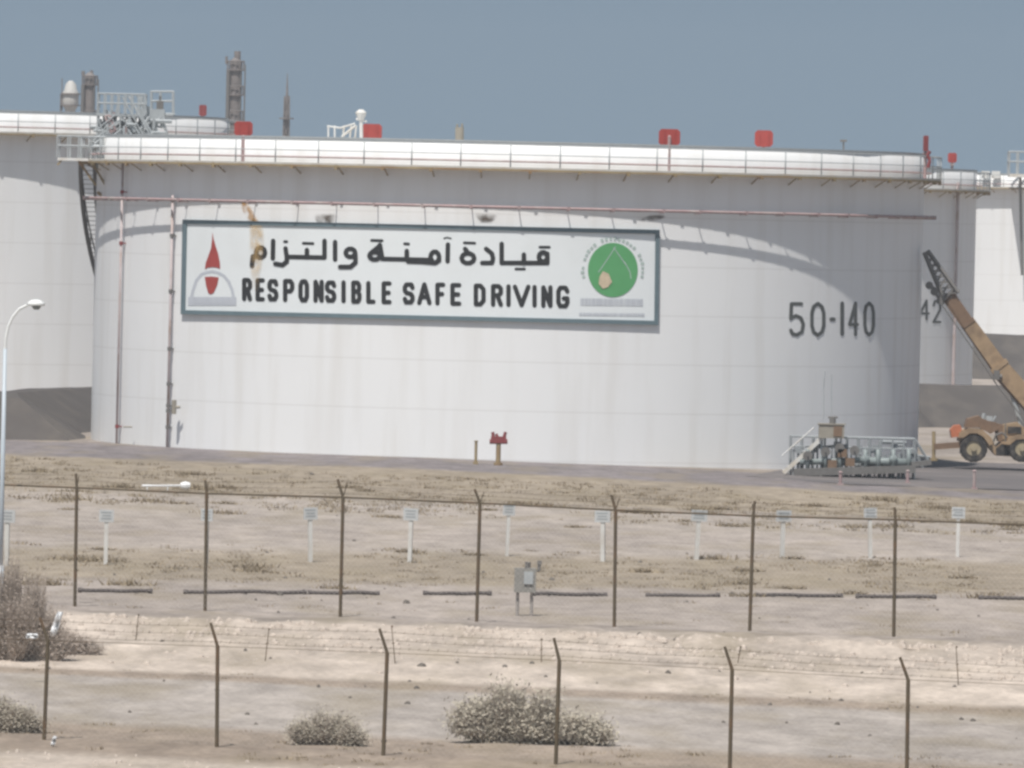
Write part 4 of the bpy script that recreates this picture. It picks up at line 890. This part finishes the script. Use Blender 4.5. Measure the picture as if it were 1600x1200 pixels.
mb = MB(); prism(mb, [(1508, 668), (1512, 655), (1530, 650), (1538, 656), (1556, 660), (1560, 671), (1548, 678), (1530, 668)], -.9, .9); prism(mb, [(1556, 672), (1560, 662), (1568, 664), (1570, 690), (1560, 690)], -.8, .8); mb.build('engine_housing', M_cranebrown, e)
mb = MB(); mb.tube(K(1536, 655, -.3), K(1538, 646, -.3), .1); mb.tube(K(1542, 655, .2), K(1542, 650, .2), .14); mb.tube(K(1551, 660, -.5), K(1556, 650, -.5), .06); mb.box(K(1546, 655, -.6), (.3, .2, .3)); mb.build('exhaust', M_steel, e)
mb = MB(); prism(mb, [(1485, 672), (1491, 665), (1500, 664), (1503, 670), (1498, 682), (1487, 684)], -.6, .6); mb.build('winch_cover', M_orange, e)
mb = MB(); mb.bar(K(1459, 698, -1.0), K(1502, 695, -1.0), .35, .3); mb.bar(K(1459, 698, .9), K(1502, 695, .9), .35, .3); mb.build('outrigger_beam', M_cranebrown, e)
for dy in (-1.0, .9):
    mb = MB(); mb.tube(K(1459, 674, dy), K(1459, 716, dy), .09); mb.tube(K(1459, 716, dy), K(1459, 720, dy), .22, n=12); mb.build('outrigger_jack', M_rustedge, e)
def wheel(px, py, dy, r):
    c_ = K(px, py, dy); mb = MB(); s_ = -1 if dy < 0 else 1
    prof = [(r * .55, -.26), (r * .93, -.28), (r, -.16), (r, .16), (r * .93, .28), (r * .55, .26), (r * .55, -.26)]
    vs_, fs_, nn = [], [], 32
    for i in range(nn):
        t_ = 2 * math.pi * i / nn
        for q, (rr, w_) in enumerate(prof): r_ = rr * (1.035 if (q in (2, 3) and i % 2) else 1); vs_.append(c_ + Vector((r_ * math.cos(t_), w_, r_ * math.sin(t_))))
    m_ = len(prof)
    for i in range(nn):
        for q in range(m_ - 1): fs_.append((i * m_ + q, ((i + 1) % nn) * m_ + q, ((i + 1) % nn) * m_ + q + 1, i * m_ + q + 1))
    mb.add(vs_, fs_); wh = mb.build('wheel', M_tyre, e)
    mb = MB(); mb.tube(c_ + Vector((0, s_ * .12, 0)), c_ + Vector((0, s_ * .2, 0)), r * .56, n=24); mb.tube(c_ + Vector((0, s_ * .2, 0)), c_ + Vector((0, s_ * .34, 0)), r * .2, n=12)
    mb.build('rim', M_rim, wh)
for px in (1521, 1597): wheel(px, 700.5, -1.05, .70); wheel(px, 700.5, 1.05, .70)
# superstructure, cab and boom
mb = MB(); prism(mb, [(1566, 688), (1568, 664), (1590, 660), (1600, 668), (1640, 664), (1700, 664), (1712, 680), (1700, 688)], -.95, .95); sup = mb.build('slewing_deck', M_crane, e)
mb = MB(); prism(mb, [(1606, 684), (1606, 650), (1616, 636), (1640, 634), (1644, 684)], -1.2, -.45); cab_ = mb.build('cab', M_crane, e)
mb = MB(); prism(mb, [(1610, 668), (1610, 651), (1618, 640), (1638, 638), (1640, 668)], -1.215, -1.19); prism(mb, [(1603.5, 668), (1603.5, 651), (1606.5, 651), (1606.5, 668)], -1.15, -.5); mb.build('cab_window', M_glass, cab_)
mb = MB(); prism(mb, [(1680, 682), (1682, 655), (1730, 655), (1734, 682)], -1.0, 1.0); mb.build('counterweight', M_cranebrown, e)
def boomseg(mb, p0, p1, w0, w1, d0):   # widths in metres seen from the side, d0 depth
    a, b = K(*p0), K(*p1); d = (b - a).normalized(); nv = Vector((-d.z, 0, d.x))
    vs_ = []
    for p_, w_ in ((a, w0), (b, w1)):
        for sy in (-d0 / 2, d0 / 2):
            for s_ in (-w_ / 2, w_ / 2): vs_.append(p_ + nv * s_ + Vector((0, sy, 0)))
    mb.add(vs_, [(0, 1, 3, 2), (4, 6, 7, 5), (0, 4, 5, 1), (2, 3, 7, 6), (0, 2, 6, 4), (1, 5, 7, 3)])
mb = MB(); boomseg(mb, (1650, 672), (1562, 573), .95, .88, .6); b0 = mb.build('boom_base', M_crane, e)
mb = MB(); boomseg(mb, (1566, 578), (1512, 503), .78, .72, .48); boomseg(mb, (1563.5, 575), (1559, 569), 1.0, 1.0, .68); mb.build('boom_middle', M_crane, b0)
mb = MB(); boomseg(mb, (1513, 505), (1481, 458), .62, .58, .38); boomseg(mb, (1514.5, 507), (1511, 502), .7, .7, .56); mb.build('boom_tip', M_cranebrown, b0)
# darker brown bars along the underside of the boom
mb = MB(); boomseg(mb, (1556, 584), (1475, 468), .16, .14, .3); boomseg(mb, (1644, 686), (1553, 585), .18, .18, .4); mb.build('boom_underside_bar', M_cranebrown, b0)
# lattice extension
mb = MB(); a_, b_ = K(1486, 463), K(1447, 393); d_ = (b_ - a_).normalized(); nv = Vector((-d_.z, 0, d_.x)); Lg = (b_ - a_).length; pr = None
for i in range(9):
    t_ = i / 8; c_ = a_.lerp(b_, t_); wd = .30 * (1 - t_) + .10; ch = [c_ + nv * s_ * wd + Vector((0, sy * wd * .7, 0)) for s_ in (-1, 1) for sy in (-1, 1)]
    if pr:
        for q in range(4): mb.tube(pr[q], ch[q], .12, n=5)
        for q, r_ in ((0, 2), (3, 1), (0, 1), (2, 3)): mb.tube(pr[q], ch[r_], .055, n=4); mb.tube(pr[r_], ch[q], .055, n=4)
    pr = ch
mb.build('lattice_extension', M_darksteel, b0)
mb = MB(); mb.tube(K(1487, 465, -.2), K(1449, 443, -.2), .04); 
for px, py in ((1452, 446), (1460, 456), (1469, 470)): q = K(px, py, -.2); mb.tube(q - Vector((0, .1, 0)), q + Vector((0, .1, 0)), .2, n=12)
mb.path([K(1450, 441, -.2), K(1462, 458, -.2), K(1474, 476, -.2)], .09); mb.build('sheave', M_darksteel, b0)
mb = MB(); mb.path([K(1470, 474, -.3), K(1520, 545, -.34), K(1560, 605, -.34), K(1600, 655, -.3)], .035, 6); mb.path([K(1500, 690, -1.1), K(1504, 702, -1.1), K(1499, 708, -1.1)], .05, 6); mb.path([K(1552, 690, -1.1), K(1556, 680, -1.15), K(1566, 676, -1.15), K(1574, 684, -1.1)], .05, 6); mb.tube(K(1571, 690, -1.1), K(1571, 662, -1.1), .03); mb.build('hose', M_darksteel, e)
mb = MB(); prism(mb, [(1556, 701), (1566, 693), (1577, 700), (1577, 712), (1556, 711)], -1.09, -1.06); mb.box(K(1585, 672, -.98), (.7, .06, .35)); mb.build('void_shade_sheet', M_tyre, body)  # thin dark sheets stand in for a shaded void, no hole is cut
mb = MB(); mb.tube(K(1598, 676), K(1578, 600), .14); mb.tube(K(1578, 600), K(1570, 586), .1); mb.build('lift_cylinder', M_steel, e)
mb = MB(); mb.tube(K(1553, 590, -.3), K(1566, 588, -.3), .12); mb.box(K(1557, 586, -.3), (.3, .3, .5)); mb.build('boom_bracket', M_darksteel, b0)

# ------------------------------------------------------------ vegetation
def bush(base_c, size, label, leafm, n_leaf, n_twig, dens=0.5, grp=None, name='desert_bush', lumps=6, leaf=0.05, peak=0.0):
    e = empty(name, base_c, label, 'bush', grp); W_, D_, H_ = size; tw = MB(); lf = MB()
    lobes = []
    for i in range(lumps):
        x = (-.85 + 1.7 * (i + .5) / lumps) + random.uniform(-.08, .08); hh = random.uniform(.5, 1.0) * (1 - .62 * abs(x - peak) ** 1.5); lobes.append((x * W_ / 2, random.uniform(-.5, .5) * D_ / 2, hh * H_, random.uniform(.9, 1.5) * W_ / lumps))
    for i in range(n_twig):
        lx, ly, lh, lr = random.choice(lobes); s_ = base_c + Vector((lx * .75 + random.uniform(-.15, .15), ly * .4, 0))
        a = random.uniform(0, 2 * math.pi); r_ = lr * math.sqrt(random.random()); t_ = base_c + Vector((lx + r_ * math.cos(a), ly + r_ * math.sin(a), lh * random.uniform(.25, 1.02) * (random.uniform(1.0, 1.3) if random.random() < .12 else 1)))
        m_ = s_.lerp(t_, .5) + Vector((random.uniform(-.12, .12), random.uniform(-.1, .1), random.uniform(0, .15))); tw.tube(s_, m_, .012, .008, n=3, caps=False); tw.tube(m_, t_, .008, .003, n=3, caps=False)
        for k in range(int(n_leaf / n_twig)):
            f = random.random(); f = 1 - f * f; p_ = (m_.lerp(t_, f) if random.random() < .75 else s_.lerp(m_, f)) + Vector([random.gauss(0, .09) for _ in range(3)])
            p_.z = max(p_.z, base_c.z + .02)
            u_ = Vector([random.gauss(0, 1) for _ in range(3)]).normalized(); v_ = u_.orthogonal().normalized(); sz = leaf * random.uniform(.5, 1.3)
            lf.add([p_ - u_ * sz, p_ + v_ * sz * .35, p_ + u_ * sz, p_ - v_ * sz * .35], [(0, 1, 2, 3)])
    tw.build('branches', M_twig, e); lf.build('foliage', leafm, e); return e
def bush_px(x0, x1, yt, yb, label, m, nl, nt_, depth=.6, **kw):
    g_ = gpix((x0 + x1) / 2, yb - 4); W_ = (x1 - x0) * g_.y / F; H_ = (yb - yt) * g_.y / F; return bush(g_, (W_, W_ * depth, H_), label, m, nl, nt_, **kw)
bush_px(680, 975, 1064, 1166, 'widest grey green saltbush, crossed by the fourth post of the nearer fence', M_leafgrey, 22000, 3600, depth=.4, lumps=11, peak=-.12)
bush_px(447, 580, 1095, 1168, 'small grey green saltbush just before the third post of the nearer fence', M_leafgrey, 9000, 1300, lumps=9, peak=-.15, leaf=.032)
bush_px(-45, 70, 1068, 1148, 'grey green saltbush touching the first post of the nearer fence', M_leafgrey, 10000, 1300, lumps=9, peak=-.3, leaf=.032)
bush_px(-90, 122, 868, 1036, 'tall dry brown bush behind the first post of the nearer fence', M_leafbrown, 18000, 4200, depth=.6, lumps=12, leaf=.036)
bush_px(84, 158, 976, 1026, 'low brown dry bush beside the tall brown one', M_leafbrown, 4200, 500, lumps=6, peak=-.3, leaf=.032)
# dry tufts and scrub: far too many to count
def scatter_tufts(mb, n_, xr, yf, smin, smax):
    for _ in range(n_):
        px = random.uniform(*xr); f = random.random(); y0, y1 = yf(px); py = y0 + (y1 - y0) * f; g_ = gpix(px, py)
        if noise.noise(Vector((g_.x * .25, g_.y * .06, 3.0))) < random.uniform(-.35, .25): continue
        s_ = random.uniform(smin, smax)
        for k in range(18):
            a = random.uniform(0, 2 * math.pi); r_ = random.uniform(.05, 1) * s_; b_ = g_ + Vector((random.gauss(0, .8) * s_, random.gauss(0, .8) * s_, -.01)); t_ = b_ + Vector((math.cos(a) * r_ * .6, math.sin(a) * r_ * .6, s_ * random.uniform(.15, .6)))
            w_ = Vector((random.uniform(-1, 1), random.uniform(-1, 1), 0)).normalized() * (.10 * s_)
            mb.add([b_ - w_, b_ + w_, t_], [(0, 1, 2)])
mb = MB()
scatter_tufts(mb, 1700, (-120, 1720), lambda x: (714 + x * .045, 758 + x * .037), .08, .3)
scatter_tufts(mb, 700, (-120, 1720), lambda x: (760 + x * .037, 782 + x * .036), .1, .35)
scatter_tufts(mb, 1500, (-120, 1720), lambda x: (846 + x * .018, 905 + x * .016), .06, .26)
scatter_tufts(mb, 150, (-120, 1720), lambda x: (905 + x * .016, 945 + x * .035), .08, .22)
scatter_tufts(mb, 120, (-120, 1720), lambda x: (1038 + x * .04, 1050 + x * .042), .06, .15)
scatter_tufts(mb, 260, (-120, 1720), lambda x: (1118 + x * .045, 1172 + x * .05), .07, .2)
for _ in range(70):
    px = random.uniform(-100, 1700); k_ = random.random(); py = (random.uniform(725, 770) + px * .04) if k_ < .35 else (random.uniform(775, 800) + px * .028 if k_ < .6 else random.uniform(850, 915) + px * .016)
    g_ = gpix(px, py); s_ = random.uniform(.25, .6)
    for k in range(160):
        b_ = g_ + Vector((random.gauss(0, .55) * s_ * 1.4, random.gauss(0, .5) * s_, -.01)); t_ = b_ + Vector((random.gauss(0, .15), random.gauss(0, .15), s_ * random.uniform(.1, .55))); w_ = Vector((random.uniform(-1, 1), random.uniform(-1, 1), 0)).normalized() * .03
        mb.add([b_ - w_, b_ + w_, t_], [(0, 1, 2)])
o = mb.build('dry_scrub', M_tuft); o['kind'] = 'stuff'; o['label'] = 'dry yellow brown tufts scattered over the desert ground'; o['category'] = 'scrub'
mb = MB()
def stone(mb, g_, s_):
    vs_ = []; 
    for i in range(6):
        a = i * math.pi / 3 + random.uniform(-.3, .3); vs_.append(g_ + Vector((math.cos(a) * s_ * random.uniform(.7, 1.2), math.sin(a) * s_ * random.uniform(.7, 1.2), -.03)))
    for i in range(6):
        v_ = vs_[i]; vs_.append(g_ + (v_ - g_) * .65 + Vector((0, 0, s_ * random.uniform(.5, .8))))
    vs_.append(g_ + Vector((0, 0, s_ * .85))); mb.add(vs_, [(i, (i + 1) % 6, 6 + (i + 1) % 6, 6 + i) for i in range(6)] + [(6 + i, 6 + (i + 1) % 6, 12) for i in range(6)])
for _ in range(420):
    px = random.uniform(-100, 1700); y0 = 1170 + px * .05; g_ = gpix(px, random.uniform(y0, y0 + 60)); stone(mb, g_, random.uniform(.02, .085))
for _ in range(500):
    px = random.uniform(-100, 1700); y0 = 955 + px * .034; g_ = gpix(px, random.uniform(y0, y0 + 90)); stone(mb, g_, random.uniform(.015, .045))
for _ in range(900):
    px = random.uniform(-100, 1700); y0 = 957 + px * .034; g_ = gpix(px, y0 + abs(random.gauss(0, 26))); stone(mb, g_ - Vector((0, 0, .02)), random.uniform(.04, .15))
o = mb.build('rubble', M_rock); o['kind'] = 'stuff'; o['label'] = 'pale stones and rubble scattered over the sand'; o['category'] = 'rubble'
mb = MB()
for _ in range(110):
    px = random.uniform(-100, 1700); g_ = gpix(px, random.uniform(770, 1160)); stone(mb, g_, random.uniform(.04, .10))
for px, py in ((438, 930), (634, 942), (658, 1042), (1144, 930), (862, 907), (487, 742)): stone(mb, gpix(px, py), .14)
o = mb.build('dark_stones', M_darkrock); o['kind'] = 'stuff'; o['label'] = 'dark stones lying on the sand'; o['category'] = 'stones'
# white litter
def litter(px, py, wpx, hpx, lean, label, Yq=None):
    g_ = gpix(px, py + hpx / 2); Yq = Yq or g_.y - .1; mb = MB(); W_, H_ = wpx * Yq / F, hpx * Yq / F; c_ = onY(px, py, Yq); vs_ = []; nu, nv = 5, 7
    for j in range(nv + 1):
        for i in range(nu + 1):
            u, v = i / nu - .5, j / nv - .5; wd = W_ * (1 - 1.1 * abs(v) ** 2); vs_.append(c_ + Vector((u * wd + v * H_ * lean, .09 * math.sin(u * 9 + v * 6) + .06 * math.cos(v * 11), v * H_)))
    o1 = len(vs_); vs_ += [v + Vector((0, .03, 0)) for v in vs_]; W1 = nu + 1; fs_ = []
    for j in range(nv):
        for i in range(nu): q = (j * W1 + i, j * W1 + i + 1, (j + 1) * W1 + i + 1, (j + 1) * W1 + i); fs_ += [q, tuple(o1 + k for k in reversed(q))]
    mb.add(vs_, fs_); return tag(mb.build('plastic_bag', M_plastic, None, root=g_), label, 'litter')
litter(88, 975, 11, 38, .30, 'long crumpled white plastic bag caught on the first post of the nearer fence', onY(75, 1001, 194).y + 4.0)
litter(50, 994, 20, 8, 0, 'small white plastic bag lying under the tall brown bush', 222)
litter(84, 1158, 7, 15, .2, 'white plastic scrap lying at the foot of the first nearer fence post')
# thin stakes on the sand bank
for (px, yt, yb, ln, d_) in ((212, 962, 1000, 4, 'between the first and second nearer fence posts'), (414, 984, 1032, 6, 'between the second and third nearer fence posts'), (618, 980, 1036, -6, 'just past the third nearer fence post'), (846, 1000, 1034, 0, 'just before the fourth nearer fence post'), (1152, 1012, 1036, 5, 'just past the fifth nearer fence post'), (1498, 1012, 1072, -4, 'well past the sixth nearer fence post')):
    g_ = gpix(px, yb); a = onY(px + ln, yt, g_.y); mb = MB(); mb.tube(g_ - Vector((0, 0, .1)), a, .015, .011, n=6); mb.tube(a, a + Vector((.02, 0, .04)), .028, n=6); mb.tube(g_.lerp(a, .55) - Vector((.04, 0, 0)), g_.lerp(a, .55) + Vector((.04, 0, .02)), .012, n=5)
    tag(mb.build('stake', M_post, None, root=g_), 'thin brown stake on the pale sand bank ' + d_, 'stake', 'thin stakes along the sand bank')

# ------------------------------------------------------------ dusty air
HAZE = 0.00019
hz = MB(); hz.box((0, 650, 20), (900, 1500, 44)); ho = hz.build('haze', bpy.data.materials.new('haze_air')); ho['kind'] = 'stuff'
hm = ho.data.materials[0]; hm.use_nodes = True; hm.node_tree.nodes.clear(); op = hm.node_tree.nodes.new('ShaderNodeOutputMaterial'); pv = hm.node_tree.nodes.new('ShaderNodeVolumePrincipled')
pv.inputs['Color'].default_value = (.86, .9, .95, 1); pv.inputs['Density'].default_value = HAZE; hm.node_tree.links.new(pv.outputs[0], op.inputs['Volume'])
